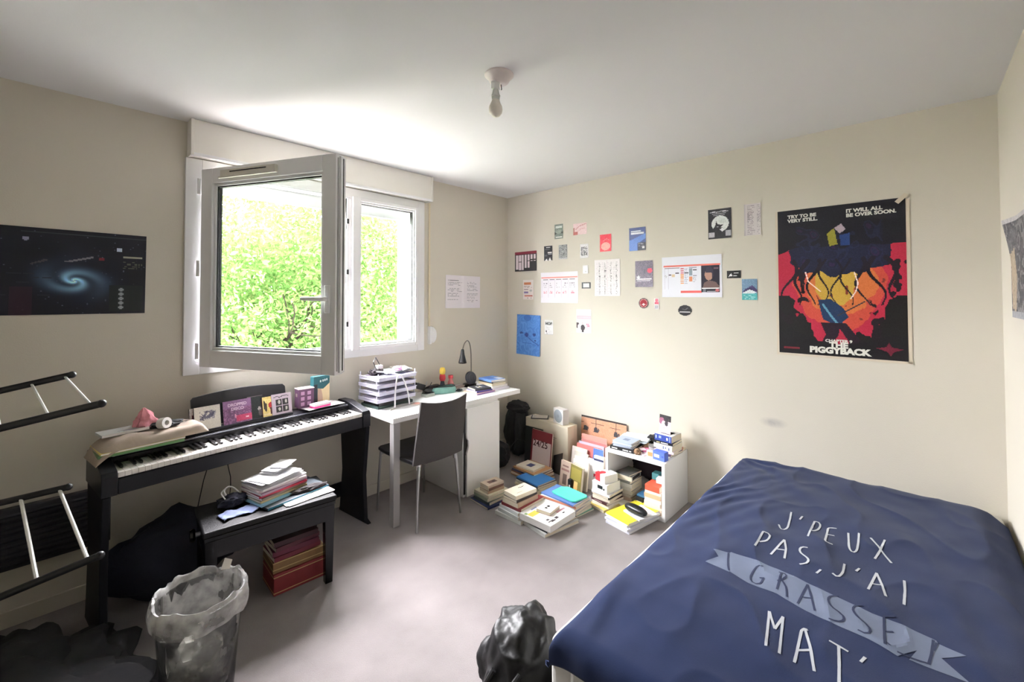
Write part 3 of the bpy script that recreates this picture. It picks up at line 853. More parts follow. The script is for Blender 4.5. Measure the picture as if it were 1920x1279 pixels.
TXT_DARK = [[(-1.348,-2.489),(-1.396,-2.501),(-1.444,-2.516),(-1.466,-2.526)],[(-1.353,-2.613),(-1.354,-2.597),(-1.399,-2.591),(-1.449,-2.592),(-1.474,-2.604),(-1.477,-2.62),(-1.459,-2.63),(-1.423,-2.629)],[(-1.428,-2.618),(-1.421,-2.632)],[(-1.354,-2.672),(-1.459,-2.679)],[(-1.354,-2.664),(-1.345,-2.686),(-1.363,-2.693),(-1.392,-2.685),(-1.412,-2.671)],[(-1.4,-2.684),(-1.425,-2.701),(-1.479,-2.713)],[(-1.363,-2.754),(-1.434,-2.749),(-1.492,-2.746)],[(-1.363,-2.754),(-1.428,-2.775),(-1.495,-2.794)],[(-1.448,-2.747),(-1.432,-2.778)],[(-1.364,-2.838),(-1.385,-2.819),(-1.414,-2.818),(-1.448,-2.832),(-1.45,-2.854),(-1.466,-2.868),(-1.493,-2.868),(-1.511,-2.849),(-1.51,-2.832)],[(-1.365,-2.903),(-1.382,-2.885),(-1.412,-2.883),(-1.446,-2.902),(-1.455,-2.921),(-1.474,-2.933),(-1.505,-2.933),(-1.516,-2.921),(-1.507,-2.904)],[(-1.355,-2.984),(-1.373,-2.96)],[(-1.374,-2.959),(-1.467,-2.964),(-1.525,-2.968)],[(-1.451,-2.964),(-1.433,-2.984)],[(-1.51,-2.97),(-1.52,-2.979)],[(-1.391,-3.072),(-1.466,-3.067),(-1.52,-3.06)],[(-1.532,-2.995),(-1.529,-3.027),(-1.516,-3.062)],[(-1.444,-3.071),(-1.399,-3.08)]]
TXT_BANNER = [[(-1.366,-2.437),(-1.353,-2.483),(-1.334,-2.495),(-1.324,-2.56),(-1.334,-2.653),(-1.352,-2.744),(-1.37,-2.838),(-1.383,-2.928),(-1.377,-3.005),(-1.386,-3.078),(-1.397,-3.082),(-1.413,-3.139),(-1.464,-3.087),(-1.523,-3.14),(-1.531,-3.062),(-1.549,-2.996),(-1.529,-2.928),(-1.524,-2.845),(-1.512,-2.769),(-1.482,-2.683),(-1.488,-2.596),(-1.47,-2.525),(-1.465,-2.44),(-1.424,-2.491),(-1.366,-2.437)]]

# ------------------------------------------------------------------ bed in the corner
BX0, BX1, BY0, BY1 = -2.112, -.012, -3.350, -2.19
bed = empty('bed', (-1.05, -2.77, 0), label='low bed in the corner under the navy duvet', cat='bed')
m = MB(); m.bx(-1.0, 1.03, -.565, .555, .0, .20, mat('bed_base_fabric', (60, 58, 60), .9)); m.build('base', bed, bevel=.01)
MATT = mat('mattress_cover', (206, 205, 200), .85, vary=.05, scale=60, bump=.3)
m = MB(); m.bx(-1.052, 1.035, -.575, .594, .20, .425, MATT); m.build('mattress', bed, bevel=.030, segs=4)
m = MB()
for y in (.50, .44, .30, .16, .02, -.12): m.bx(-1.056, -1.050, y - .004, y + .004, .205, .40, LABELW)
m.build('piping', bed)
ZT = .452
def roll(s, R=.055):
    """s: arc length measured from the straight drop line inwards -> (inward offset, drop)"""
    q = R * PI / 2
    if s > q: return R + (s - q), 0.0
    if s > 0:
        a = s / R
        return R * (1 - math.cos(a)), R * (1 - math.sin(a))
    return 0.0, R - s
def duvet_point(a, b):
    """a: cloth coordinate along the bed (0 at the foot edge line), b: across (0 at the open long side)"""
    ix, dx = roll(a); iy, dy = roll(b)
    x = BX0 + ix; y = BY1 - iy
    drop = (dx ** 3 + dy ** 3) ** (1 / 3)
    top = ZT - drop
    # loft: fluffy in the middle, dips towards walls
    fx = min(1, max(0, (x - BX0) / .35)); fy = min(1, max(0, (BY1 - y) / .3))
    loft = .022 * fx * fy
    ew = min(1, max(0, (BX1 - x) / .16)); top -= .055 * (1 - ew) ** 2
    sw = min(1, max(0, (y - (BY0)) / .13)); top -= .06 * (1 - sw) ** 2
    p = Vector((x, y, 0))
    wr = .010 * noise.noise(Vector((x * 2.2, y * 3.0, 1.3))) + .006 * noise.noise(Vector((x * 6, y * 6, 4)))
    # creases fanning from the far open corner
    cx, cy = x + .10, y + 2.15
    d = math.hypot(cx, cy); ang = math.atan2(cy, cx)
    wr += .011 * math.exp(-d * 2.0) * math.sin(ang * 15 + d * 6 + 3.5 * noise.noise(Vector((x * 3.5, y * 3.5, 7)))) * min(1, d * 5) * (.6 + noise.noise(Vector((x * 5, y * 5, 12))))
    cx, cy = x + .75, y + 2.22
    d = math.hypot(cx, cy * 1.6)
    wr += .009 * math.exp(-d * 4.5) * math.sin((x * 1.0 + y * 2.0) * 36 + 4 * noise.noise(Vector((x * 4, y * 4, 9))))
    wr += .006 * (1 - abs(noise.noise(Vector((x * 3.0 + y * 1.5, y * 5.5 - x, 21))))) ** 6 + .003 * noise.noise(Vector((x * 9, y * 14, 3)))
    # tension fold running along the open side
    e = abs((y + 2.30) - .07 * math.sin(x * 3))
    wr += .007 * math.exp(-(e / .03) ** 2) * (1 + math.sin(x * 9)) * .5
    k = min(1.0, (drop / .05)) if drop > 0 else 0
    side = .012 * noise.noise(Vector((x * 9, y * 9, 2))) * k
    return Vector((x - side * (1 if dx > .03 else 0), y + side * (1 if dy > .03 else 0), top + loft + wr * (1 - .6 * k)))
def make_duvet():
    na, nb = 250, 150
    La = BX1 - BX0 - .055 + .055 * PI / 2
    Lb = BY1 - BY0 - .055 + .055 * PI / 2
    a0, b0 = -.030, -.010
    vs = []; fs = []
    for j in range(nb + 1):
        for i in range(na + 1):
            a = a0 + (La - a0) * i / na; b = b0 + (Lb - b0) * j / nb
            if i == 0 or True:
                hem = -.030 * math.exp(-max(0, b) * 7) + .008 * math.sin(b * 6.0 + .6) + .008 * noise.noise(Vector((b * 4, 3, 0)))
                aa = a + hem * max(0, 1 - (a - a0) / .12)
                bb = b + (.010 * math.sin(a * 5) - .045 * min(1, max(0, (a - .45) / .5))) * max(0, 1 - (b - b0) / .1)
            vs.append(duvet_point(aa, bb)[:])
    for j in range(nb):
        for i in range(na):
            q = j * (na + 1) + i
            fs.append((q, q + na + 1, q + na + 2, q + 1))
    m = MB(); m.smooth = True
    m.add(vs, fs, mat('navy_cotton', (27, 40, 75), .9, spec=.2, vary=.10, scale=9, bump=.25, bscale=500, sheen=.08))
    o = m.build('duvet', sharp=180)
    s = o.modifiers.new('thick', 'SOLIDIFY'); s.thickness = .014; s.offset = -1
    return o
duvet = tag(make_duvet(), 'navy duvet with pale hand-drawn French lettering spread over the bed', 'duvet')
def surf(x, y):
    # cloth surface height above a room point on the flat part of the duvet
    a = x - BX0 - .055 + .055 * PI / 2; b = BY1 - y - .055 + .055 * PI / 2
    return duvet_point(a, b).z
def ribbon(mb, pts, w, m_, lift):
    P = [Vector((p[0], p[1])) for p in pts]
    out = []
    for i in range(len(P) - 1):
        n = max(1, int((P[i + 1] - P[i]).length / .012))
        for k in range(n): out.append(P[i].lerp(P[i + 1], k / n))
    out.append(P[-1])
    if len(out) > 4:                       # round the corners a little
        sm = [out[0]] + [(out[i - 1] + out[i] * 2 + out[i + 1]) / 4 for i in range(1, len(out) - 1)] + [out[-1]]
        out = sm
    vs = []; fs = []
    for i, p in enumerate(out):
        d = (out[min(i + 1, len(out) - 1)] - out[max(i - 1, 0)]); d.normalize()
        nrm = Vector((-d.y, d.x))
        ww = w * (1 + .18 * noise.noise(Vector((p.x * 40, p.y * 40, 0)))) / 2
        for s in (-1, 1):
            q = p + nrm * ww * s
            vs.append((q.x, q.y, surf(q.x, q.y) + lift))
    for i in range(len(out) - 1): fs.append((2 * i, 2 * i + 1, 2 * i + 3, 2 * i + 2))
    mb.add(vs, fs, m_)
INKW = mat('print_cream', (178, 182, 188), .85); INKG = mat('print_grey_blue', (102, 112, 134), .88, vary=.06, scale=40); INKD = mat('print_dark_navy', (38, 47, 76), .88)
def banner_mesh():
    # split the banner outline (upper and lower rim) into a strip and drape it
    up = TXT_BANNER[0][1:12]; lo = TXT_BANNER[0][15:24][::-1]
    def samp(line, n):
        P = [Vector(p) for p in line]; L = [0]
        for i in range(len(P) - 1): L.append(L[-1] + (P[i + 1] - P[i]).length)
        r = []
        for k in range(n + 1):
            t = L[-1] * k / n; i = 0
            while i < len(P) - 2 and L[i + 1] < t: i += 1
            r.append(P[i].lerp(P[i + 1], (t - L[i]) / max(1e-6, L[i + 1] - L[i])))
        return r
    m = MB(); n, k = 60, 12
    def strip(U, Lo):
        vs = []; fs = []
        for i in range(n + 1):
            for j in range(k + 1):
                q = U[i].lerp(Lo[i], j / k); vs.append((q.x, q.y, surf(q.x, q.y) + .0011))
        for i in range(n):
            for j in range(k):
                a = i * (k + 1) + j; fs.append((a, a + k + 1, a + k + 2, a + 1))
        m.add(vs, fs, INKG)
    strip(samp(up[1:10], n), samp(lo[1:] , n))
    B = TXT_BANNER[0]
    def tri(pts):
        P = [Vector(p) for p in pts]; vs = []; fs = []; n_ = 10
        A_, B_, C_, D_ = P
        for i in range(n_ + 1):
            for j in range(n_ + 1):
                q = A_.lerp(B_, i / n_).lerp(D_.lerp(C_, i / n_), j / n_); vs.append((q.x, q.y, surf(q.x, q.y) + .0010))
        for i in range(n_):
            for j in range(n_):
                a = i * (n_ + 1) + j; fs.append((a, a + n_ + 1, a + n_ + 2, a + 1))
        m.add(vs, fs, INKG)
    # swallow-tailed ends
    tri([(-1.366, -2.437), (-1.340, -2.500), (-1.424, -2.510), (-1.424, -2.491)]); tri([(-1.424, -2.491), (-1.424, -2.510), (-1.475, -2.530), (-1.465, -2.440)])
    tri([(-1.397, -3.075), (-1.413, -3.139), (-1.464, -3.087), (-1.464, -3.040)]); tri([(-1.464, -3.040), (-1.464, -3.087), (-1.523, -3.140), (-1.540, -3.020)])
    return m
bn = banner_mesh().build('printed_banner', duvet)
for part_ in (TXT_WHITE[:22], TXT_WHITE[22:]):
    m = MB()
    for st in part_: ribbon(m, st, .0074, INKW, .0013)
    m.build('printed_white_lettering', duvet)
m = MB()
for st in TXT_DARK: ribbon(m, st, .0065, INKD, .0019)
m.build('printed_dark_lettering', duvet)

# glossy black bag at the foot of the bed
VINYL = mat('black_vinyl', (20, 20, 22), .5, vary=.2, scale=20, bump=.45, bscale=30)
bb = empty('black_bag', (-2.02, -2.00, 0), label='crumpled glossy black bag slumped against the foot of the bed', cat='bag')
m = MB()
bm = bmesh.new(); bmesh.ops.create_icosphere(bm, subdivisions=5, radius=1)
vs = []
for v in bm.verts:
    p = v.co.copy()
    k = 1 + .16 * noise.noise(p * 1.8 + Vector((2, 5, 1)))
    w1 = p.z * 5.0 + 2.4 * noise.noise(Vector((p.x * 1.6, p.y * 1.6, p.z * 1.2 + 3)))
    k += .13 * (1 - abs(math.sin(w1))) ** 2.0 - .05
    k += .025 * noise.noise(p * 5.5)
    k += .05 * (1 - abs(math.sin(p.x * 5 + 3 * noise.noise(p * 1.7)))) ** 3
    p = p * k
    z = max(p.z, -.92)
    t = .80 + .20 * math.cos(z * 1.6)
    vs.append((p.x * .165 * t, p.y * .150 * t, .185 + z * .195))
fs = [tuple(v.index for v in f.verts) for f in bm.faces]; bm.free()
m.smooth = True; m.add(vs, fs, VINYL); m.smooth = False
m.build('bag_body', bb, sharp=180)
for pts in ([(-.150, .00, .255), (-.185, .02, .20), (-.175, .02, .10), (-.150, .01, .02)], [(-.12, -.09, .27), (-.185, -.07, .22), (-.20, -.08, .12), (-.14, -.10, .02)]):
    P = [Vector(p) for p in pts]; fine = []
    for i in range(len(P) - 1):
        for k in range(6): fine.append(P[i].lerp(P[i + 1], k / 6))
    m = MB(); m.tube(fine, .009, VINYL, 8); m.build('strap', bb)

# ------------------------------------------------------------------ things stuck on the walls
def bendy(amp=.002, k=9.0):
    return lambda x, y: amp * (0.5 + 0.5 * math.sin(x * k + y * 4)) 
def curl(w, h, amp=.006):
    def f(x, y):
        u, v = abs(x) / (w / 2), abs(y) / (h / 2)
        return amp * max(0, u + v - 1.55) ** 1.5 + .0006 * math.sin(x * 20)
    return f
def wallpic(name, cv, ys, zs, label, cat='flyer', gloss=False, group=None, rot=0.0, amp=.005, tape=0):
    w = abs(ys[1] - ys[0]); h = abs(zs[1] - zs[0])
    o = sheet(name, cv, w, h, on_poster_wall((ys[0] + ys[1]) / 2, (zs[0] + zs[1]) / 2, .0025, rot), label, cat, group, curl(w, h, amp), gloss)
    return o
K = (26, 26, 30); Wt = (240, 238, 238)
# timetable
c = Canvas(44, 30, (40, 38, 42)); c.rect(0, 0, 1, .12, (120, 30, 50))
for i, (y0, y1) in enumerate([(.16, .90), (.16, .50), (.16, .92), (.16, .84), (.16, .46), (.16, .40), (.16, .40)]):
    c.rect(.05 + i * .135, y0, .05 + i * .135 + .10, y1, (232, 220, 226))
for i, (y0, y1) in {1: (.55, .93), 4: (.51, .83), 5: (.47, .51), 6: (.47, .51)}.items(): c.rect(.05 + i * .135, y0, .05 + i * .135 + .10, y1, (232, 220, 226))
wallpic('timetable', c, (-.105, -.388), (1.938, 1.745), 'dark timetable sheet with pale pink columns taped near the room corner', 'timetable')
c = Canvas(16, 26, (122, 132, 124)); c.rect(.1, .12, .9, .28, (214, 220, 214)); c.ell(.5, .5, .32, .14, (150, 158, 150)); c.poly([(0, .5), (.3, .65), (0, .72)], (40, 44, 44)); c.poly([(1, .48), (.7, .62), (1, .66)], (50, 54, 54)); c.rect(.1, .84, .9, .93, (220, 222, 218)); c.fuzz(.15)
wallpic('flyer', c, (-.603, -.700), (2.160, 2.026), 'small green-grey printed flyer, highest beside the pink card')
c = Canvas(30, 22, (238, 212, 214)); c.rect(0, .35, .1, .72, (176, 120, 112)); c.rect(0, .72, .32, 1, (178, 104, 98)); c.line([(.2, .5), (.45, .25), (.95, .1)], .05, (196, 140, 140)); c.line([(.35, .7), (.6, .5), (.9, .45)], .03, (214, 160, 164)); c.fuzz(.1, 3)
wallpic('postcard', c, (-.812, -.955), (2.143, 2.042), 'pale pink landscape postcard at the top of the wall', 'postcard')
c = Canvas(16, 24, (36, 36, 42)); c.rect(.25, .07, .75, .14, Wt); c.rect(.15, .22, .7, .25, (120, 120, 125)); c.rect(.45, .42, .95, .48, Wt); c.rect(.5, .53, .95, .60, (210, 210, 212)); c.rect(.08, .60, .35, .70, (90, 90, 95)); c.poly([(.1, 1), (.3, .85), (.45, 1)], Wt); c.poly([(.55, 1), (.7, .78), (.85, .98)], Wt)
wallpic('flyer', c, (-.478, -.577), (1.970, 1.832), 'small black flyer with white lines above the colour calendar')
c = Canvas(18, 24, (150, 152, 152)); c.blotch(.05, .03, .95, .88, [(110, 112, 112), (190, 192, 190), (80, 82, 84)], 6, 3, .8, -.1); c.rect(0, .9, 1, 1, (205, 205, 205)); c.fuzz(.2, 4)
wallpic('flyer', c, (-.650, -.747), (1.968, 1.836), 'small speckled grey flyer right of the black one')
c = Canvas(18, 24, (232, 230, 232)); c.blotch(.1, .2, .9, .85, [(70, 70, 76), (140, 138, 142), (230, 228, 230)], 7, 8, 1, -.25); c.fuzz(.08, 5)
wallpic('flyer', c, (-.884, -.970), (1.956, 1.832), 'white flyer with a smudgy black ink drawing')
c = Canvas(20, 30, (226, 84, 96)); c.ell(.5, .70, .40, .24, (240, 180, 172)); c.rect(.1, .05, .9, .35, (222, 70, 86)); c.line([(.3, .38), (.6, .25), (.8, .35)], .06, (240, 150, 150)); c.fuzz(.12, 6)
wallpic('flyer', c, (-1.085, -1.194), (2.019, 1.875), 'small coral red flyer with a pale round patch')
c = Canvas(28, 38, (44, 62, 118)); c.poly([(0, .55), (1, .28), (1, .5), (.5, .7), (.5, 1), (0, 1)], (86, 124, 196)); c.rect(.1, .14, .7, .19, (226, 230, 240)); c.rect(.12, .22, .9, .29, (240, 242, 248)); c.rect(.52, .66, 1, 1, (30, 34, 56)); c.words(.58, .68, .95, .85, 5, (180, 180, 190), 3); c.rect(.8, .84, .94, .93, (225, 225, 230)); c.fuzz(.08, 7)
wallpic('event_flyer', c, (-1.357, -1.499), (2.045, 1.861), 'blue event flyer with white title lines', 'flyer', True)
c = Canvas(28, 40, (96, 82, 104)); c.blotch(0, 0, 1, 1, [(74, 64, 88), (120, 104, 124), (60, 54, 74)], 5, 11, .7, -.3); c.ell(.82, .38, .14, .09, (222, 60, 96)); c.poly([(.18, .52), (.22, .6), (.32, .6), (.24, .65), (.28, .73), (.18, .68), (.1, .73), (.13, .65), (.06, .6), (.15, .6)], (235, 235, 240)); c.rect(.06, .68, .94, .73, (224, 220, 228)); c.rect(.12, .76, .86, .78, (224, 220, 228)); c.rect(.5, .32, .56, .5, (50, 40, 66)); c.fuzz(.1, 8)
wallpic('concert_flyer', c, (-1.408, -1.556), (1.777, 1.571), 'mauve concert flyer with a white star and pink spot', 'flyer', True)
c = Canvas(22, 32, (238, 230, 228)); c.rect(.1, .12, .78, .25, (196, 122, 86)); c.words(.08, .30, .9, .42, 3, (190, 170, 170), 2); c.rect(.08, .46, .5, .49, (110, 90, 110)); c.rect(.08, .60, .5, .68, (124, 108, 156)); c.rect(.12, .78, .92, .83, (180, 96, 80)); c.words(.15, .88, .9, .95, 1, (90, 80, 90), 5); c.ell(.75, .55, .12, .06, (190, 190, 190))
wallpic('timetable_card', c, (-.212, -.346), (1.659, 1.468), 'white card with orange and violet bars below the timetable', 'card')
c = Canvas(78, 52, (240, 236, 244)); c.rect(.01, .15, .99, .19, (224, 140, 130)); 
for i in range(5): c.rect(.06 + .18 * i, .225, .20 + .18 * i, .25, (70, 56, 74))
for i in range(6): c.rect(.03 + .18 * i, .26, .036 + .18 * i, .82, (222, 214, 226))
for i in range(5):
    c.words(.06 + .18 * i, .34, .2 + .18 * i, .52, 3, (150, 140, 156), 20 + i, .5, .5); c.words(.06 + .18 * i, .60, .2 + .18 * i, .70, 2, (214, 130, 150), 30 + i, .8, .6); c.rect(.03 + .18 * i, .50, .2 + .18 * i, .505, (216, 206, 220))
wallpic('calendar_sheet', c, (-.440, -.860), (1.721, 1.438), 'wide white calendar sheet with a red header line', 'calendar', amp=.012)
c = Canvas(10, 14, (244, 242, 246)); c.rect(.4, .7, .7, .8, (190, 190, 195))
wallpic('paper_note', c, (-.911, -.966), (1.768, 1.696), 'tiny blank white note beside the calendar sheet', 'note')
c = Canvas(18, 11, (90, 92, 94)); c.rect(.15, .18, .85, .82, (238, 240, 236)); c.fuzz(.12, 9)
wallpic('paper_label', c, (-.899, -.992), (1.620, 1.566), 'small white label with a ragged grey border', 'label')
c = Canvas(60, 74, (240, 234, 236))
for i in range(4):
    c.words(.17 + .22 * i, .07, .24 + .22 * i, .96, 24, (96, 92, 98), 50 + i, .9, .38); c.words(.07 + .22 * i, .07, .15 + .22 * i, .96, 24, (206, 196, 204), 60 + i, .6, .3); c.rect(.05 + .22 * i, .03, .055 + .22 * i, .97, (220, 206, 212))
wallpic('vocabulary_sheet', c, (-1.032, -1.274), (1.807, 1.500), 'white sheet filled with four columns of tiny printed words', 'sheet', amp=.008)
c = Canvas(110, 76, (236, 236, 246))
c.rect(.03, .205, .97, .25, (226, 116, 104)); c.rect(.33, .845, .68, .895, (222, 92, 88)); c.rect(.67, .25, .965, .885, (34, 32, 48))
c.rect(.05, .27, .31, .29, (96, 60, 74)); c.rect(.24, .40, .30, .42, (60, 44, 60)); c.rect(.11, .44, .16, .46, (60, 44, 60))
for x in (.05, .11, .17, .235, .30): c.rect(x, .29, x + .004, .80, (214, 210, 222))
c.words(.05, .45, .1, .52, 3, (170, 160, 168), 3); c.rect(.17, .44, .23, .50, (222, 200, 168))
for k, cc in enumerate([(206, 96, 110)] * 3 + [(228, 160, 112)] * 5): c.rect(.33, .29 + .05 * k, .385, .32 + .05 * k, cc)
c.words(.395, .29, .455, .68, 12, (170, 172, 190), 9, .8, .4); c.rect(.39, .40, .46, .42, (50, 50, 60)); c.rect(.47, .27, .60, .29, (90, 96, 116)); c.rect(.47, .30, .525, .48, (146, 158, 172)); c.rect(.47, .50, .525, .62, (232, 152, 116)); c.rect(.535, .33, .60, .35, (60, 60, 70)); c.rect(.535, .47, .60, .49, (50, 50, 60)); c.words(.535, .50, .6, .64, 4, (180, 182, 196), 10)
# photograph panel: a figure wearing a dark cap and brown top
c.ell(.795, .47, .065, .13, (176, 138, 122)); c.poly([(.74, .42), (.76, .30), (.81, .26), (.86, .34), (.87, .5), (.85, .55), (.84, .42)], (54, 48, 66)); c.poly([(.69, .80), (.72, .66), (.80, .60), (.90, .64), (.96, .74), (.96, .80)], (112, 90, 88)); c.rect(.685, .77, .955, .80, (238, 236, 240)); c.ell(.925, .84, .03, .035, (206, 120, 126)); c.rect(.87, .30, .95, .34, (120, 90, 100)); c.rect(.76, .86, .90, .87, (200, 200, 206)); c.rect(.70, .80, .75, .88, (120, 124, 134))
wallpic('training_planner', c, (-1.630, -2.061), (1.792, 1.490), 'large white planner with red bars and a dark portrait panel', 'planner', amp=.014)
c = Canvas(40, 54, (28, 27, 36)); c.ell(.52, .50, .37, .27, (226, 230, 228)); c.ell(.62, .42, .16, .08, (206, 212, 208), .7)
c.poly([(.12, 1), (.14, .72), (.25, .62), (.32, .52), (.36, .40), (.40, .50), (.50, .53), (.66, .53), (.56, .62), (.62, .64), (.50, .70), (.66, .78), (.70, 1)], (30, 29, 36)); c.poly([(.52, .70), (.60, .66), (.68, .72), (.60, .78)], (236, 236, 240)); c.rect(.38, .60, .46, .62, (210, 212, 214))
c.line([(.10, .10), (.32, .09)], .035, (232, 232, 236)); c.line([(.36, .11), (.50, .10)], .03, (220, 220, 226)); c.line([(.54, .085), (.86, .10)], .035, (232, 232, 236)); c.line([(.18, .16), (.76, .155)], .018, (200, 200, 206)); c.line([(.2, .22), (.72, .21)], .018, (180, 180, 190))
c.rect(.02, .78, .27, .95, (190, 186, 192)); c.rect(.74, .74, .97, .93, (176, 176, 182)); c.fuzz(.12, 12)
wallpic('theatre_flyer', c, (-1.972, -2.126), (2.109, 1.900), 'black theatre flyer with a dark figure in front of a full moon', 'flyer', True)
c = Canvas(26, 56, (212, 204, 206)); c.words(.2, .05, .65, .97, 34, (130, 122, 128), 70, .85, .45); c.words(.78, .05, .95, .97, 34, (150, 144, 150), 71, .9, .45); c.rect(0, 0, .08, 1, (196, 188, 192))
wallpic('till_receipt', c, (-2.206, -2.307), (2.114, 1.903), 'long crumpled grey printed receipt beside the moon flyer', 'receipt', amp=.012)
c = Canvas(18, 11, (30, 30, 32)); c.poly([(.1, .8), (.3, .3), (.4, .7)], Wt); c.rect(.5, .3, .85, .4, Wt); c.rect(.45, .6, .7, .75, (220, 220, 220)); c.fuzz(.15, 13)
wallpic('black_sticker', c, (-2.093, -2.182), (1.672, 1.620), 'little black and white sticker next to the planner', 'sticker')
c = Canvas(18, 26, (120, 150, 178)); c.rect(0, .70, 1, 1, (84, 178, 180)); c.poly([(0, .62), (.3, .45), (.7, .3), (1, .5), (1, .66)], (64, 54, 100)); c.poly([(.05, .66), (.5, .50), (.95, .62), (.8, .70), (.1, .70)], (232, 238, 242)); c.words(.1, .76, .9, .96, 3, (170, 220, 220), 4); c.fuzz(.12, 14)
wallpic('postcard', c, (-2.187, -2.280), (1.612, 1.472), 'teal and violet seaside postcard close to the large red poster', 'postcard', True)
def disc(name, y, z, ry, rz_, fn, label, n=14):
    cv = Canvas(20, 20, (0, 0, 0)); fn(cv)
    me = sheet_mesh(name, cv, ry * 2, rz_ * 2)
    bm = bmesh.new(); bm.from_mesh(me)
    dead = [f for f in bm.faces if (f.calc_center_median().x / ry) ** 2 + (f.calc_center_median().y / rz_) ** 2 > 1.0]
    bmesh.ops.delete(bm, geom=dead, context='FACES'); bm.to_mesh(me); bm.free()
    o = bpy.data.objects.new(name, me); COL.objects.link(o); o.matrix_local = on_poster_wall(y, z)
    s = o.modifiers.new('thick', 'SOLIDIFY'); s.thickness = .0008
    return tag(o, label, 'sticker')
def f1(c): c.rect(0, 0, 1, 1, (90, 74, 76)); c.ell(.5, .5, .42, .42, (196, 130, 132)); c.ell(.5, .5, .34, .34, (150, 34, 48)); c.poly([(.3, .62), (.5, .75), (.7, .62), (.5, .5)], (236, 220, 222))
disc('round_badge_sticker', -1.477, 1.443, .040, .040, f1, 'round red sticker with a grey rim')
def f2(c): c.rect(0, 0, 1, 1, (44, 42, 46)); c.rect(.1, .58, .9, .68, (190, 188, 190)); c.line([(.3, .35), (.5, .45), (.75, .25)], .06, (100, 98, 104))
disc('oval_sticker', -1.801, 1.393, .049, .039, f2, 'dark oval sticker alone below the planner')
c = Canvas(10, 20, (236, 228, 228)); c.ell(.5, .2, .35, .14, (226, 110, 130)); c.rect(.1, .35, .9, .55, (216, 96, 120)); c.rect(.15, .64, .85, .95, (176, 174, 182)); c.fuzz(.1, 15)
wallpic('bookmark_card', c, (-1.565, -1.604), (1.483, 1.398), 'tiny card with a pink figure above a grey square', 'card')
c = Canvas(44, 56, (76, 128, 196)); c.blotch(0, 0, 1, 1, [(60, 110, 184), (92, 144, 208), (70, 120, 190)], 5, 21, .6, -.5)
c.ell(.45, .08, .16, .08, (44, 88, 160), .7); c.ell(.2, .46, .07, .025, (30, 60, 120)); c.ell(.43, .50, .08, .06, (24, 50, 116)); c.ell(.76, .48, .07, .035, (34, 66, 130)); c.line([(.5, .56), (.62, .62), (.95, .73)], .03, (34, 76, 148)); c.ell(.8, .62, .05, .02, (34, 66, 130)); c.line([(.05, .72), (.5, .70), (.95, .74)], .015, (48, 96, 170))
w_, h_ = .298, .390
sheet('blue_cloth_print', c, w_, h_, on_poster_wall(-.283, 1.124, .004, -.02), 'blue cloth print hanging low near the room corner', 'wall cloth', None, lambda x, y: .004 + .004 * math.sin(x * 25 + y * 6) * (0.5 - y / .39))
c = Canvas(22, 32, (236, 234, 234)); c.words(.15, .45, .75, .68, 4, (200, 198, 200), 5, .8, .4); c.ell(.2, .78, .07, .06, K); c.line([(.2, .8), (.3, .95)], .04, (70, 70, 74)); c.words(.45, .75, .9, .92, 4, (206, 204, 206), 6); c.rect(0, 0, 1, .015, (190, 188, 190)); c.rect(.985, 0, 1, 1, (176, 176, 178)); c.rect(0, .98, 1, 1, (190, 188, 190))
hop = wallpic('note_card', c, (-.482, -.583), (1.278, 1.142), 'small white card printed HOP beside the blue cloth', 'card')
m = MB(); m.text('HOP', .038, Matrix.Translation((-.038, .022, .0034)), mat('print_grey', (84, 84, 90), .7), .0008); m.build('printed_title', hop)
c = Canvas(34, 44, (244, 242, 238)); c.rect(.02, .27, .98, .42, (236, 170, 182)); c.rect(.07, .30, .93, .39, (244, 196, 204)); c.ell(.08, .62, .09, .06, (60, 50, 54)); c.ell(.05, .72, .05, .10, (70, 60, 64)); c.ell(.42, .60, .06, .05, (226, 190, 190)); c.ell(.43, .78, .15, .13, (64, 58, 62)); c.rect(.34, .84, .50, .97, (64, 58, 62)); c.rect(.66, .58, .92, .80, (240, 190, 200)); c.words(.68, .60, .9, .82, 3, (214, 110, 130), 8)
wallpic('invitation_card', c, (-.842, -.996), (1.384, 1.180), 'white card with a pink banner over two figures', 'card')
# big film-style poster on the wall: generic burst artwork with its lettering
c = Canvas(150, 222, (18, 17, 28))
X_, Y_ = c.X, c.Y
rng = np.hypot((X_ - .5) * 1.0, (Y_ - .56) * 1.3)
for j in range(c.ny):
    for i in range(c.nx):
        x, y = X_[j, i], Y_[j, i]
        n1 = noise.noise(Vector((x * 7, y * 9, 1))) ; n2 = noise.noise(Vector((x * 22, y * 26, 5)))
        r = math.hypot(x - .50, (y - .52) * 1.25) + .05 * n1 + .02 * n2
        if y > .29 + .05 * n1:
            yb = .455 - .42 * max(0, abs(x - .5) - .20) + .035 * n1 + .02 * n2
            if r < .17: col = (196, 160, 66)
            elif r < .27: col = (204, 112, 60)
            elif r < .36: col = (196, 76, 60)
            elif r < .62: col = (176, 36, 64)
            else: col = (20, 16, 24)
            side = abs(x - .5)
            if y > .60 and side > .30 - (y - .6) * .75 + .12 * n1 + .06 * n2 + .10: col = (22, 20, 22)
            if r > .3 and n1 + .4 * n2 > .42: col = (28, 16, 26)
            if r < .36 and n2 > .50: col = (130, 52, 44)
            if y < yb and abs(x - .5) < .39 + .03 * n2 - max(0, .2 - y) * .5: col = (24, 28, 56)
            c.a[j, i] = np.array(col) / 255
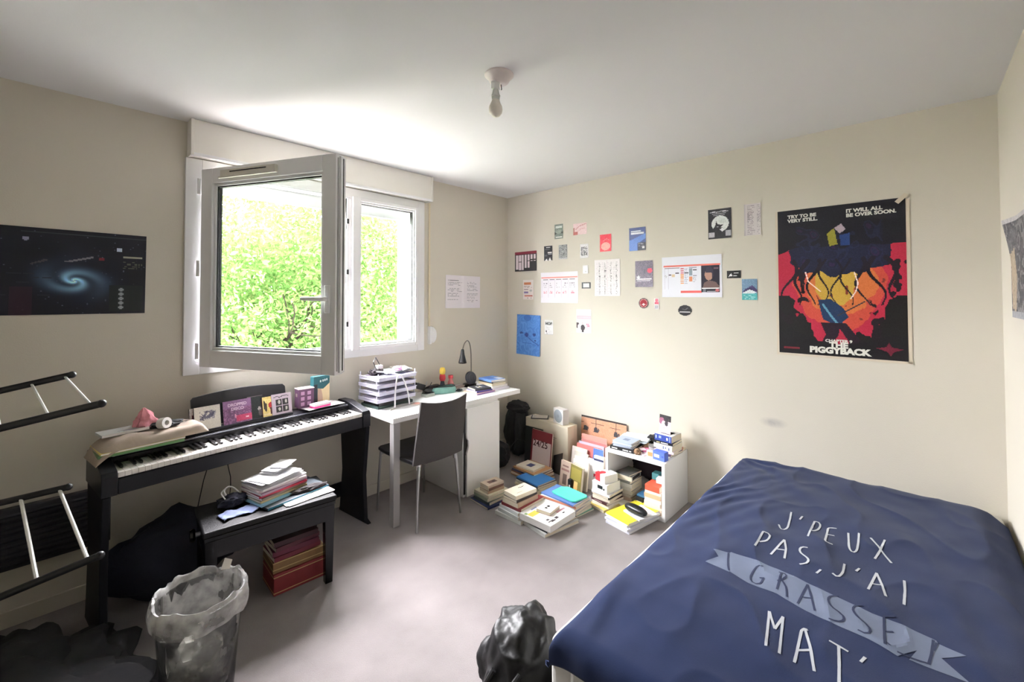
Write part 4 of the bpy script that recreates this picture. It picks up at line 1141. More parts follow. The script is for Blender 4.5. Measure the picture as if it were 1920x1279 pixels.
# dark mass with hanging wavy bands
c.blotch(.16, .12, .84, .42, [(34, 40, 74), (22, 24, 48), (66, 28, 74)], 11, 4, .6, .14)
for bx_, ph, w0_ in ((.14, 0, .035), (.22, 2, .045), (.32, 1, .035), (.40, 3, .022), (.49, 0, .02), (.56, 2, .02), (.66, 1, .035), (.76, 3, .04), (.86, 0, .04)):
    pts = [(bx_ + (bx_ - .5) * .25 * t + .045 * math.sin(ph + t * 6.5), .36 + .30 * t) for t in [k / 14 for k in range(15)]]
    c.line(pts, w0_, (24, 16, 30), 1, .008)
c.poly([(.42, .185), (.48, .15), (.505, .26), (.44, .27)], (176, 168, 52), .8); c.poly([(.48, .15), (.535, .125), (.57, .165), (.52, .19)], (176, 160, 170)); c.poly([(.52, .20), (.60, .19), (.60, .27), (.53, .27)], (34, 60, 116))
for pts in ([(.24, .44), (.26, .50), (.30, .53), (.36, .57)], [(.63, .45), (.655, .52), (.64, .57), (.60, .62)]): c.line(pts, .010, (244, 224, 220))
# a plain abstract blue shape and dark legs-like wedges in place of the figure
c.poly([(.34, .63), (.44, .62), (.54, .68), (.58, .74), (.50, .80), (.38, .76)], (28, 52, 88)); c.line([(.38, .66), (.45, .74), (.5, .79)], .018, (96, 150, 176)); c.poly([(.36, .78), (.52, .78), (.50, .86), (.44, .93), (.34, .95), (.40, .86)], (34, 18, 34)); c.poly([(.48, .78), (.56, .78), (.66, .88), (.64, .97), (.58, .97), (.58, .90)], (34, 18, 34)); c.line([(.50, .73), (.70, .64)], .012, (60, 50, 60))
c.poly([(0, 1), (0, .86), (.1, .82), (.3, .90), (.5, .92), (.7, .90), (.9, .84), (1, .86), (1, 1)], (18, 16, 22)); c.poly([(.78, .93), (.85, .92), (.87, .89), (.89, .92), (.97, .93), (.90, .95), (.88, .98), (.86, .95)], (110, 26, 50)); c.rect(.04, .955, .18, .968, (110, 30, 42))
c.fuzz(.05, 20)
pw, ph_ = .612, .900
poster = sheet('wall_poster', c, pw, ph_, on_poster_wall(-2.709, 1.589, .003, 0), 'large red and black poster lettered THE PIGGYBACK', 'poster', None, lambda x, y: .0008 + .0008 * math.sin(x * 8 + 1) + (.004 * max(0, (abs(x) / .306 + abs(y) / .45) - 1.7) ** 1.2), True)
m = MB()
TL = mat('print_offwhite', (226, 224, 216), .6)
def tl(s, x, y, size, bold, sx=1.0): m.text(s, size, Matrix.Translation((x, y, .0034)), TL, bold, 'CENTER', sx)

m.text('TRY TO BE', .028, Matrix.Translation((-.250, .398, .0034)), TL, .0013, 'LEFT', 1.1); m.text('VERY STILL.', .028, Matrix.Translation((-.250, .372, .0034)), TL, .0013, 'LEFT', 1.1)
m.build('printed_tagline', poster); m = MB()
m.text('IT WILL ALL', .028, Matrix.Translation((.045, .398, .0034)), TL, .0013, 'LEFT', 1.1); m.text('BE OVER SOON.', .028, Matrix.Translation((.045, .372, .0034)), TL, .0013, 'LEFT', 1.1)
m.build('printed_tagline', poster)
m = MB(); tl('CHAPTER 9', .0, -.366, .022, .0010, 1.15)
m.build('printed_subtitle', poster)
m = MB(); tl('THE', .0, -.398, .044, .0024, 1.1); tl('PIGGYBACK', .0, -.433, .048, .0030, 1.1)
m.build('printed_title', poster)
m = MB()
m.bx(-.320, -.298, -.46, .45, -.0008, -.0002, TAPE); m.bx(-.320, .324, -.464, -.446, -.0008, -.0002, TAPE); m.bx(.303, .322, -.46, .44, -.0008, -.0002, TAPE); m.box((.29, .445, .0075), (.06, .022, .0006), TAPE, .8)
m.build('adhesive_tape', poster)
# galaxy poster on the window wall
c = Canvas(200, 90, (14, 15, 32))
for j in range(c.ny):
    for i in range(c.nx):
        x, y = c.X[j, i], c.Y[j, i]
        dx, dy = (x - .735) * 2.3, (y - .60)
        ca, sa_ = math.cos(-.25), math.sin(-.25)
        ex, ey = dx * ca - dy * sa_, (dx * sa_ + dy * ca) * 1.35
        r = math.hypot(ex, ey); th = math.atan2(ey, ex)
        arm = .5 + .5 * math.cos(2 * th - 5.5 * math.log(r + .03))
        g = 1.15 * math.exp(-(r / .23) ** 2) * (.30 + .70 * arm) + .7 * math.exp(-(r / .05) ** 2)
        base = np.array([14, 15, 32]) + 10 * noise.noise(Vector((x * 9, y * 5, 2)))
        colr = base + g * np.array([120, 168, 186])
        c.a[j, i] = np.clip(colr, 0, 255) / 255
rr = random.Random(4)
for k in range(140): c.ell(rr.random(), rr.random(), .0025, .006, (90, 92, 110), rr.uniform(.3, 1))
c.ell(.575, .13, .012, .022, (150, 150, 176)); c.ell(.895, .20, .012, .022, (196, 206, 226)); c.ell(.42, .33, .007, .015, (120, 120, 140)); c.ell(.83, .33, .012, .018, (120, 34, 48))
c.poly([(.70, .37), (.80, .30), (.80, .32), (.71, .385)], (120, 116, 124)); c.poly([(.585, .42), (.64, .35), (.645, .37), (.59, .43)], (74, 68, 74))
c.rect(.53, .68, .60, 1, (58, 28, 46), .7); c.rect(.56, .04, 1, .06, (54, 60, 66)); c.rect(.86, .64, .99, .97, (24, 30, 34))
for k in range(5): c.ell(.905, .70 + .055 * k, .009, .02, (150, 154, 160))
c.rect(.91, .28, .985, .30, (170, 168, 150)); c.words(.91, .34, .99, .44, 4, (90, 92, 80), 4); c.rect(.88, .53, .96, .535, (90, 90, 104)); c.words(.3, .5, .66, .95, 9, (40, 40, 54), 12, .4, .3)
gal = sheet('galaxy_poster', c, 1.02, .413, on_window_wall(-3.343, 1.6205, .003, -.006), 'wide dark poster with a spiral galaxy, cut off by the picture edge', 'poster', None, lambda x, y: .001 + .001 * math.sin(x * 7), True)
m = MB(); m.text('Nombres', .036, Matrix.Translation((-.14, .168, .0035)), mat('print_dull_blue', (84, 88, 96), .7), .0006); m.build('printed_title', gal)
# notes sheet by the window
c = Canvas(66, 48, (232, 226, 232)); c.words(.06, .14, .46, .76, 13, (176, 172, 180), 80, .85, .35); c.words(.60, .12, .92, .88, 15, (180, 176, 184), 81, .85, .35); c.rect(.12, .15, .36, .165, (130, 128, 136)); c.rect(.515, 0, .522, 1, (224, 216, 224))
o = sheet('revision_sheet', c, .41, .296, on_window_wall(-.593, 1.54, .004, -.012), 'pale two-page sheet of notes taped right beside the window', 'sheet', None, lambda x, y: .002 + .005 * math.exp(-((x + .0) / .02) ** 2) + .003 * math.sin(x * 12))
# picture on the side wall
c = Canvas(40, 46, (110, 110, 112)); c.blotch(0, 0, 1, 1, [(70, 70, 76), (140, 138, 138), (90, 86, 90)], 4, 31, .7, -.4); c.poly([(.0, .35), (.25, .3), (.4, .6), (.3, .95), (.05, .9)], (176, 160, 140)); c.rect(0, 0, 1, .05, (190, 186, 188)); c.rect(0, .94, 1, 1, (160, 160, 166)); c.fuzz(.1, 32)
sheet('side_wall_picture', c, .36, .42, on_side_wall(-.545, 1.615, .004, 0), 'grey curling picture on the side wall at the picture edge', 'picture', None, lambda x, y: .004 + .03 * max(0, (-x / .18) + (y / .21) - 1.1) ** 1.3, False)

# ------------------------------------------------------------------ books and papers
CC = {}
def cmat(rgb, rough=.55):
    k = 'cover_%02x%02x%02x' % rgb
    return mat(k, rgb, rough, vary=.05, scale=60)
def book(x, y, z, rz, dx, dy, T, cover, label, cat='book', pages=None, spine='-x', art=(), group=None, name='book', M=None, hard=False, spine_art=()):
    """lies flat: dx, dy footprint, T thickness, bound along the side called spine; art: rectangles on the upper cover"""
    cm = cmat(cover)
    th = .0022 if hard else .0010
    ov = .003 if hard else .0008
    m = MB()
    m.bx(-dx / 2, dx / 2, -dy / 2, dy / 2, 0, th, cm); m.bx(-dx / 2, dx / 2, -dy / 2, dy / 2, T - th, T, cm)
    s = spine
    e = .0012
    if s == '-x': m.bx(-dx / 2, -dx / 2 + th, -dy / 2, dy / 2, th, T - th, cm)
    elif s == '+x': m.bx(dx / 2 - th, dx / 2, -dy / 2, dy / 2, th, T - th, cm)
    elif s == '-y': m.bx(-dx / 2, dx / 2, -dy / 2, -dy / 2 + th, th, T - th, cm)
    elif s == '+y': m.bx(-dx / 2, dx / 2, dy / 2 - th, dy / 2, th, T - th, cm)
    for a in art:
        x0, y0, x1, y1, c = a
        m.bx(-dx / 2 + x0 * dx, -dx / 2 + x1 * dx, -dy / 2 + y0 * dy, -dy / 2 + y1 * dy, T, T + .0004, cmat(c))
    for a in spine_art:
        u0, w0, u1, w1, c = a
        if s == '-x': m.bx(-dx / 2 - .0004, -dx / 2, dy / 2 - u1 * dy, dy / 2 - u0 * dy, w0 * T, w1 * T, cmat(c))
        if s == '-y': m.bx(-dx / 2 + u0 * dx, -dx / 2 + u1 * dx, -dy / 2 - .0004, -dy / 2, w0 * T, w1 * T, cmat(c))
    if M is None: o = m.build(name, loc=(x, y, z), rz=rz)
    else: o = m.build(name, M=M)
    tag(o, label, cat, group)
    p = MB(); i = {'-x': (th, -ov, -ov, -ov), '+x': (-ov, th, -ov, -ov), '-y': (-ov, -ov, th, -ov), '+y': (-ov, -ov, -ov, th)}[s]
    x0 = -dx / 2 + (th if s == '-x' else ov); x1 = dx / 2 - (th if s == '+x' else ov)
    y0 = -dy / 2 + (th if s == '-y' else ov); y1 = dy / 2 - (th if s == '+y' else ov)
    p.bx(x0, x1, y0, y1, th, T - th, pages or PAPER)
    p.build('pages', o)
    return o
NUM = ['bottom', 'second from the bottom', 'third from the bottom', 'fourth from the bottom', 'fifth from the bottom', 'sixth from the bottom', 'seventh from the bottom', 'eighth from the bottom', 'ninth from the bottom', 'tenth from the bottom']
def stack(x, y, z, rz, items, where, group, z_off=0.0):
    """items, lowest first: (dx, dy, T, cover, wording, options)"""
    n = len(items)
    for k, it in enumerate(items):
        dx, dy, T, cover, desc = it[:5]; o = dict(it[5]) if len(it) > 5 else {}
        ox, oy, dr = o.pop('ox', 0), o.pop('oy', 0), o.pop('dr', 0)
        pos = 'topmost' if k == n - 1 else ('second from the top' if k == n - 2 and n > 3 else NUM[k])
        ca, sa_ = math.cos(rz), math.sin(rz)
        book(x + ox * ca - oy * sa_, y + ox * sa_ + oy * ca, z, rz + math.radians(dr), dx, dy, T, cover, f'{desc}, {pos} of {where}', group=group, **o)
        z += T + .0006
    return z
R_ = math.radians
CREAM = (226, 214, 192); BEIGE = (206, 190, 164); TAUPE = (150, 134, 118); WHITE_ = (236, 234, 232); NAVY = (36, 48, 92); BLUE = (44, 108, 176); BLK = (26, 26, 30); MAR = (112, 36, 44); GREY = (150, 152, 156); GRN = (120, 136, 110)

# stack 1: beside the cabinet
stack(-.935, -.71, 0, R_(-4), [
    (.235, .215, .014, NAVY, 'Big thin navy album', dict(spine='-y', dr=-2, ox=-.005, oy=-.02)),
    (.200, .170, .020, (70, 84, 84), 'Dark green softcover', dict(dr=3, oy=-.015)),
    (.195, .165, .022, (166, 176, 150), 'Sage green softcover', dict(dr=-3, oy=-.012)),
    (.190, .160, .018, (214, 210, 188), 'Pale cream softcover', dict(dr=2, oy=-.01)),
    (.150, .100, .020, (186, 160, 136), 'Tan paperback', dict(spine='-y', oy=-.02, dr=-3)),
    (.145, .098, .018, (116, 82, 72), 'Brown paperback', dict(spine='-y', oy=-.02, dr=2)),
    (.148, .096, .017, (214, 196, 178), 'Cream paperback with a dark photo', dict(spine='-y', oy=-.02, dr=-2, art=[(.25, .3, .75, .7, (120, 88, 80)), (.5, .35, .65, .6, (40, 34, 36))])),
], 'the stack against the cabinet foot', 'books piled beside the desk cabinet')
# stack 2: cream cover with squiggle
stack(-.925, -1.02, 0, R_(-3), [
    (.285, .235, .024, (214, 216, 212), 'Wide grey-white ring folder', dict(oy=.01, dr=4)),
    (.275, .200, .022, (196, 200, 200), 'Pale grey softcover', dict(dr=-1)),
    (.255, .190, .020, (206, 208, 210), 'Silvery white textbook', dict(dr=-3)),
    (.245, .180, .022, (134, 50, 56), 'Maroon edged textbook', dict(spine='-x', dr=4, ox=.005)),
    (.205, .145, .030, (190, 164, 142), 'Thick tan paperback', dict(spine='-y', dr=2, ox=-.02)),
    (.200, .130, .016, (64, 56, 54), 'Dark brown paperback', dict(spine='-y', dr=0, ox=-.02)),
    (.190, .125, .026, (232, 222, 202), 'Cream paperback with a small black squiggle', dict(spine='-y', ox=-.02, dr=-3, art=[(.52, .70, .62, .74, BLK), (.6, .66, .72, .70, BLK), (.7, .7, .8, .73, BLK), (.2, .25, .45, .28, (180, 160, 140))])),
], 'the tall stack in the middle front', 'books piled in the front row')
# stack 3: blue top
stack(-.53, -.815, 0, R_(-6), [
    (.215, .270, .013, (196, 184, 152), 'Pale olive magazine', dict(dr=2)),
    (.210, .262, .011, (224, 216, 194), 'Cream magazine', dict(dr=-3)),
    (.205, .255, .012, (206, 200, 180), 'Light beige exercise book', dict(dr=3)),
    (.200, .250, .014, (48, 54, 84), 'Slate blue workbook', dict(dr=-2)),
    (.195, .240, .010, (50, 122, 192), 'Bright blue notebook', dict(dr=0, ox=-.004)),
], 'the low stack with the blue cover', 'notebooks under the blue cover')
# stack 4: at the back, before the calendar
stack(-.408, -.672, 0, R_(-4), [
    (.230, .300, .016, (168, 128, 96), 'Brown atlas', dict(dr=-5)),
    (.220, .285, .012, (216, 200, 176), 'Cream songbook', dict(dr=4)),
    (.225, .280, .013, (142, 96, 74), 'Rust brown music book', dict(dr=-2)),
    (.215, .270, .014, (74, 76, 104), 'Dusty blue album', dict(dr=3)),
    (.210, .250, .015, (176, 134, 92), 'Tan coloured album', dict(dr=-1)),
    (.150, .190, .014, (234, 228, 212), 'White booklet with a blue oval', dict(dr=4, ox=-.01, oy=.01, art=[(.30, .35, .72, .65, (72, 76, 120))])),
], 'the stack before the cardboard box', 'albums piled before the cardboard box')
# stack 5: big white art books
z = stack(-.905, -1.240, 0, R_(-6), [
    (.300, .255, .022, (206, 206, 204), 'Large light grey art book', dict(dr=-4, hard=True)),
    (.285, .235, .012, (58, 60, 70), 'Flat dark grey portfolio', dict(dr=1)),
    (.270, .255, .040, (238, 236, 234), 'Thick white illustrated book', dict(dr=6, pages=PAPERW, ox=-.018, oy=-.004, art=[(.06, .62, .34, .80, (232, 206, 92)), (.03, .80, .10, .88, (128, 156, 96)), (.30, .86, .50, .90, (120, 132, 186)), (.20, .10, .34, .14, (60, 52, 56)), (.12, .14, .30, .17, (90, 80, 84)), (.38, .12, .48, .20, (70, 60, 66)), (.70, .16, .78, .20, BLK), (.62, .28, .94, .34, (200, 150, 160)), (.16, .22, .24, .28, (90, 80, 90))])),
], 'the front pile of large white books', 'large art books on the carpet')
o = book(-.905, -1.230, z + .0004, R_(8), .125, .105, .020, (150, 66, 70), 'Small white paperback with two dark motifs on the big white book', art=[(.0, .0, 1, 1, (240, 236, 238)), (.30, .45, .42, .62, (110, 40, 60)), (.52, .45, .66, .62, (110, 40, 60))], spine='+x', group=None)
# stack 6: teal folder
z = stack(-.655, -1.185, 0, R_(0), [
    (.215, .340, .010, (122, 178, 156), 'Green cardboard folder', dict(dr=-8, ox=.01)),
    (.205, .320, .015, (206, 200, 184), 'Beige document wallet', dict(dr=-4)),
    (.200, .310, .016, (170, 168, 176), 'Mauve-grey ring binder', dict(dr=3)),
    (.205, .300, .014, (196, 206, 214), 'Pale blue file', dict(dr=-3)),
    (.190, .295, .016, (226, 150, 120), 'White file', dict(dr=4, art=[(0, 0, 1, 1, (226, 230, 234))])),
    (.185, .290, .010, (96, 130, 190), 'Blue plastic sleeve', dict(dr=-2)),
], 'the pile beneath the turquoise folder', 'files and folders on the carpet')
m = MB(); m.prism([(-.06, -.11), (.05, -.12), (.075, -.10), (.078, .08), (.04, .115), (-.065, .11), (-.075, .08), (-.075, -.09)], 0, .012, mat('turquoise_plastic', (84, 206, 184), .35))
tag(m.build('document_folder', loc=(-.642, -1.215, z), rz=R_(-6), bevel=.004), 'turquoise plastic folder on top of the file pile', 'folder')
# stack 7: boxes before the shelf
z = stack(-.425, -1.395, 0, R_(-6), [
    (.190, .150, .016, (226, 206, 120), 'Yellow paperback', dict(spine='-y', dr=-8, ox=-.02)),
    (.175, .140, .022, (236, 232, 224), 'White paperback', dict(spine='-x', dr=2)),
    (.180, .145, .018, (70, 36, 42), 'Dark maroon paperback', dict(spine='-x', dr=-5, spine_art=[(.2, .3, .7, .6, (180, 150, 150))])),
    (.170, .140, .020, (226, 216, 200), 'Ivory paperback', dict(spine='-x', dr=5)),
    (.165, .140, .016, (44, 40, 44), 'Black paperback', dict(spine='-y', dr=-1)),
    (.175, .150, .016, (216, 216, 222), 'Pale softcover', dict(dr=3)),
], 'the stack touching the cube shelf', 'paperbacks piled against the cube shelf')
m = MB(); m.bx(-.075, .075, -.065, .065, 0, .062, WHITE); m.bx(-.0755, -.075, -.028, .018, .022, .046, LABELK); m.bx(-.0755, -.075, -.045, -.033, .02, .034, LABELK)
tag(m.build('carton', loc=(-.432, -1.39, z), rz=R_(-8), bevel=.002), 'white carton printed with a small black camera shape', 'carton')
m = MB(); m.bx(-.060, .060, -.050, .050, 0, .055, WHITE); m.bx(-.0605, -.030, .000, .0505, .001, .0555, LABELRED); m.bx(-.061, .0, -.0505, -.050, 0, .055, WHITE); m.bx(.056, .0605, -.046, .046, .006, .050, mat('carton_grey', (150, 150, 154), .6)); m.lathe([(.0, .0), (.022, .0), (.022, .001), (0, .001)], LABELRED, 20, Matrix.Translation((-.02, .015, .0552)))
tag(m.build('carton', loc=(-.432, -1.393, z + .0625), rz=R_(-18), bevel=.0015), 'small red and white carton on the camera carton', 'carton')

# magazines with the glasses case
z = stack(-.500, -1.640, 0, R_(-13), [
    (.345, .190, .014, (226, 226, 238), 'White magazine', dict(dr=3, pages=PAPERW)),
    (.340, .200, .012, (232, 232, 240), 'Glossy white magazine', dict(dr=-2, pages=PAPERW)),
    (.335, .190, .011, (214, 216, 230), 'Bluish white magazine', dict(dr=4, pages=PAPERW)),
    (.330, .195, .012, (236, 236, 240), 'Thin white magazine', dict(dr=-3, pages=PAPERW)),
    (.325, .192, .010, (232, 222, 62), 'Yellow magazine with a magenta patch', dict(dr=0, pages=PAPERW, art=[(.30, .06, .44, .34, (220, 60, 160)), (.46, .10, .60, .40, (240, 200, 90))])),
], 'the magazine pile', 'magazines in front of the cube shelf')
book(-.505, -1.690, z, R_(-20), .16, .15, .010, (226, 230, 234), 'pale leaflet lying between the yellow magazine and the glasses case', 'leaflet', pages=PAPERW)
m = MB(); m.smooth = True
vs = []; fs = []; n1, n2 = 32, 14
for j in range(n2 + 1):
    ph = PI * j / n2
    for i in range(n1):
        t = 2 * PI * i / n1
        sx = math.copysign(abs(math.cos(t)) ** .8, math.cos(t)); sy = math.copysign(abs(math.sin(t)) ** .8, math.sin(t))
        vs.append((.085 * sx * math.sin(ph) ** .6, .034 * sy * math.sin(ph) ** .6, .024 * math.cos(ph)))
for j in range(n2):
    for i in range(n1): fs.append((j * n1 + i, (j + 1) * n1 + i, (j + 1) * n1 + (i + 1) % n1, j * n1 + (i + 1) % n1))
m.add(vs, fs, mat('case_black', (22, 26, 30), .35)); m.smooth = False
gc = m.build('glasses_case', loc=(-.540, -1.675, z + .0345), rz=R_(-101))
m = MB(); m.tube([(.0855 * math.cos(t) * 1.0, .0345 * math.sin(t), .0) for t in [2 * PI * k / 32 for k in range(32)]], .0012, mat('case_seam', (90, 94, 98), .4), 6, closed=True); m.build('seam', gc)
tag(gc, 'black oval hard glasses case on the yellow magazine', 'glasses case')

# inside the cube shelf
stack(-.255, -1.475, .0305, 0, [
    (.17, .125, .026, (170, 150, 136), 'Brownish paperback', dict(dr=2)), (.165, .12, .018, (176, 168, 160), 'Grey-brown paperback', dict(dr=-3)),
    (.165, .125, .026, (190, 184, 178), 'Thick grey paperback', dict(dr=3)), (.16, .12, .022, (206, 204, 202), 'Light grey paperback', dict(dr=-2)),
    (.165, .12, .026, (214, 214, 214), 'White-edged paperback', dict(dr=2)), (.16, .115, .016, (120, 122, 122), 'Mid grey paperback', dict(dr=-4)),
    (.155, .115, .034, (196, 198, 198), 'Thick pale book', dict(dr=3, spine='-y', spine_art=[(.1, .15, .9, .85, BLK)])), (.15, .115, .010, (84, 86, 84), 'Thin dark grey book', dict(dr=-8)),
], 'the grey stack in the shelf', 'grey paperbacks inside the cube shelf')
stack(-.300, -1.715, .0305, 0, [
    (.175, .130, .034, (234, 206, 186), 'Peach softcover', dict(dr=0)), (.17, .125, .010, (236, 220, 206), 'Thin cream book', dict(dr=2)),
    (.165, .115, .024, (232, 212, 208), 'Pale pink book', dict(dr=-2)), (.165, .115, .024, (236, 222, 218), 'Pinkish white book', dict(dr=2)),
    (.165, .115, .028, (234, 176, 140), 'Apricot book', dict(dr=-1)), (.16, .112, .016, (238, 226, 218), 'Off-white book', dict(dr=2)),
    (.155, .105, .038, (226, 92, 66), 'Bright orange-red book', dict(dr=-2)),
], 'the peach stack inside the cube shelf', 'peach paperbacks inside the cube shelf')
for i, (x, y, zz, s, col, lab) in enumerate([(-.30, -1.610, .0305, (.11, .055, .062), (22, 24, 34), 'black box with a white label inside the cube shelf'), (-.29, -1.615, .093, (.115, .06, .014), (50, 100, 140), 'small blue-grey box on the black box in the shelf'), (-.25, -1.690, .212, (.06, .05, .045), (76, 150, 156), 'small teal pot at the back of the cube shelf'), (-.30, -1.735, .213, (.05, .04, .036), (236, 236, 238), 'small white box on the orange book in the shelf')]):
    m = MB(); m.bx(-s[0] / 2, s[0] / 2, -s[1] / 2, s[1] / 2, 0, s[2], cmat(col))
    if i == 0: m.bx(-s[0] / 2 - .0005, -s[0] / 2, -.02, .02, .012, .034, LABELW)
    tag(m.build('small_box', loc=(x, y, zz), rz=R_(4 * i - 6), bevel=.002), lab, 'box')
m = MB(); m.blob((0, 0, 0), (.055, .165, .105), mat('dark_plum_cloth', (38, 28, 40), .9, vary=.3, scale=60), 4, .22, 2.4, 8, ridges=.2)
tag(m.build('folded_cloth', loc=(-.075, -1.59, .215)), 'dark plum bundle of cloth stuffed at the back of the shelf', 'cloth')

# on top of the cube shelf
zt = CH + .0005
TW = 'the front shelf-top stack'
stack(-.285, -1.475, zt, R_(2), [
    (.165, .185, .024, (22, 22, 24), 'Black book with white spine lettering', dict(dr=0, spine_art=[(.08, .3, .32, .6, WHITE_), (.55, .3, .78, .6, WHITE_), (.82, .3, .9, .6, WHITE_)])),
    (.150, .150, .009, (178, 188, 208), 'Bluish disc case', dict(dr=5)), (.150, .150, .009, (160, 170, 186), 'Grey-blue disc case', dict(dr=-4)),
    (.150, .148, .009, (190, 200, 216), 'Pale blue disc case', dict(dr=2)), (.148, .146, .008, (168, 180, 200), 'Silver blue disc case', dict(dr=-2, art=[(.35, .35, .65, .65, (120, 134, 160))])),
], TW, 'disc cases on the black book')
def crumple(name, loc, s, col, label, cat, seed=1, rough=.8, sub=3, amp=.35):
    m = MB(); m.blob((0, 0, 0), s, cmat(col, rough), sub, amp, 2.6, seed, ridges=.5)
    o = m.build(name, loc=loc); return tag(o, label, cat)
def papers(name, x, y, z, rz, w, h, n, cols, label, cat='papers', seed=1, t=.0018, spread=.02):
    e = empty(name, (x, y, z), rz, label, cat); r = random.Random(seed)
    for k in range(n):
        c = Canvas(12, 16, cols[k % len(cols)]); c.words(.12, .1, .88, .9, 8, tuple(max(0, q - 34) for q in cols[k % len(cols)]), seed + k, .7, .3)
        a, b_2 = r.uniform(-1, 1), r.uniform(-1, 1)
        sheet('paper_sheet', c, w, h, Matrix.Translation((r.uniform(-spread, spread), r.uniform(-spread, spread), .001 + t * (k + 1))) @ Matrix.Rotation(r.uniform(-.2, .2), 4, 'Z'), parent=e, bend=lambda px, py, a=a, b_=b_2: .0007 * (1 + math.sin(px * 30 * a + py * 20)))
    return e
papers('loose_papers', -.150, -1.475, zt, .2, .17, .20, 9, [(226, 230, 236), (206, 222, 238), (238, 238, 238)], 'loose white and pale blue papers at the back of the shelf top', seed=3, t=.0055)
crumple('glove', (-.085, -1.585, zt + .040), (.042, .046, .032), (30, 30, 32), 'crumpled black glove behind the papers on the shelf top', 'glove', 4)
crumple('cork_scrap', (-.185, -1.585, zt + .018), (.045, .02, .014), (178, 152, 118), 'crinkled brown cork strip on the shelf top', 'scrap', 6)
crumple('paper_ball', (-.345, -1.590, zt + .018), (.026, .024, .020), (150, 120, 92), 'small crumpled brown paper ball at the shelf edge', 'paper ball', 9)
m = MB(); m.lathe([(.030, 0), (.034, .03), (.034, .036)], cmat((172, 172, 176)), 24); m.lathe([(.036, 0), (.036, .006), (0, .006)], cmat((112, 110, 110)), 24, Matrix.Translation((0, 0, .036)))
tag(m.build('tin', loc=(-.215, -1.650, zt)), 'round grey tin with a darker lid on the shelf top', 'tin')
def slab(name, x, y, z, rz, s, col, label, cat, extra=None, tilt=None, bevel=.001):
    m = MB(); m.bx(-s[0] / 2, s[0] / 2, -s[1] / 2, s[1] / 2, 0, s[2], cmat(col))
    if extra: extra(m)
    o = m.build(name, loc=(x, y, z), rz=rz, bevel=bevel)
    if tilt: o.rotation_euler = (tilt[0], tilt[1], rz)
    return tag(o, label, cat)
slab('pink_pouch', -.255, -1.605, zt, .5, (.07, .045, .016), (232, 130, 168), 'small bright pink pouch on the shelf top', 'pouch')
slab('photo_card', -.320, -1.628, zt, -.4, (.055, .06, .007), (214, 196, 206), 'little mauve notepad on the shelf edge', 'notepad')
slab('postcard', -.285, -1.585, zt + .017, .9, (.05, .07, .002), (238, 214, 224), 'pale pink card leaning across the pouch', 'card')
slab('picture_tile', -.335, -1.685, zt, 0, (.02, .052, .044), (234, 214, 200), 'tiny orange picture block beside the blue box', 'picture block', lambda m: m.bx(-.0105, -.010, -.018, .018, .008, .036, cmat((230, 140, 90))))
slab('pen', -.235, -1.700, zt + .001, -.7, (.11, .009, .009), (30, 30, 36), 'black pen lying by the round tin', 'pen')
slab('blue_carton', -.335, -1.755, zt, R_(-6), (.052, .085, .058), (86, 112, 206), 'small blue carton with a white label on the shelf corner', 'carton', lambda m: (m.bx(-.0265, -.026, -.005, .034, .018, .038, LABELW), m.bx(-.0265, -.026, -.036, -.022, .024, .036, cmat((60, 84, 180)))))
zz = stack(-.165, -1.735, zt, R_(-3), [
    (.15, .135, .016, (88, 66, 92), 'Plum coloured paperback', dict(dr=-6)), (.155, .14, .018, (226, 206, 214), 'Pinkish paperback', dict(dr=4)),
    (.15, .138, .038, (238, 238, 238), 'Thick white book with blue motifs', dict(dr=-2, pages=PAPER, spine_art=[(.50, .15, .56, .7, (90, 104, 140)), (.62, .3, .68, .6, (90, 104, 140)), (.80, .1, .86, .6, (90, 104, 140))])),
    (.15, .135, .017, (24, 24, 30), 'Black book with a white title', dict(dr=2, spine_art=[(.12, .3, .3, .7, (214, 206, 160)), (.36, .3, .74, .7, WHITE_)])),
    (.14, .128, .045, (44, 68, 152), 'Thick dark blue book', dict(dr=-3, art=[(0, 0, 1, 1, (232, 232, 236)), (.25, .2, .75, .8, (150, 154, 160))], spine_art=[(.06, .3, .12, .8, (190, 206, 236)), (.25, .4, .4, .8, (150, 170, 220)), (.70, .3, .80, .7, WHITE_), (.88, .1, .93, .9, (150, 170, 220))])),
], 'the rear shelf-top stack', 'books beneath the standing photo')
# photo card standing on top
c = Canvas(24, 30, (226, 196, 210)); c.rect(0, 0, 1, .32, (44, 40, 44)); c.ell(.2, .35, .22, .2, (150, 92, 116)); c.ell(.35, .50, .13, .17, (242, 240, 242)); c.ell(.62, .45, .16, .14, (60, 52, 58)); c.ell(.78, .48, .05, .05, (238, 236, 238)); c.ell(.4, .72, .1, .02, (190, 150, 168)); c.fuzz(.12, 41)
pc = sheet('photo_card', c, .095, .125, frame_M((-.185, -1.722, zz + .0635), (-.22, -1, 0), (.10, 0, 1)), 'pink and black photo card standing on the topmost book', 'photo card')
m = MB(); m.prism([(0, 0), (.028, 0), (.0, .10)], -.001, .001, cmat((190, 176, 160)), Matrix.Translation((.030, -.060, 0)) @ Matrix.Rotation(-PI / 2, 4, 'Y') @ Matrix.Scale(-1, 4, (1, 0, 0))); m.build('stand_flap', pc)
slab('ribbon_tab', -.055, -1.790, zt, .3, (.07, .014, .014), (170, 96, 84), 'rust red tab lying at the shelf rear edge', 'tab')
book(-.048, -1.745, zt, R_(0), .060, .115, .010, (206, 192, 170), 'thin tan booklet slid behind the books on the shelf top', 'booklet')

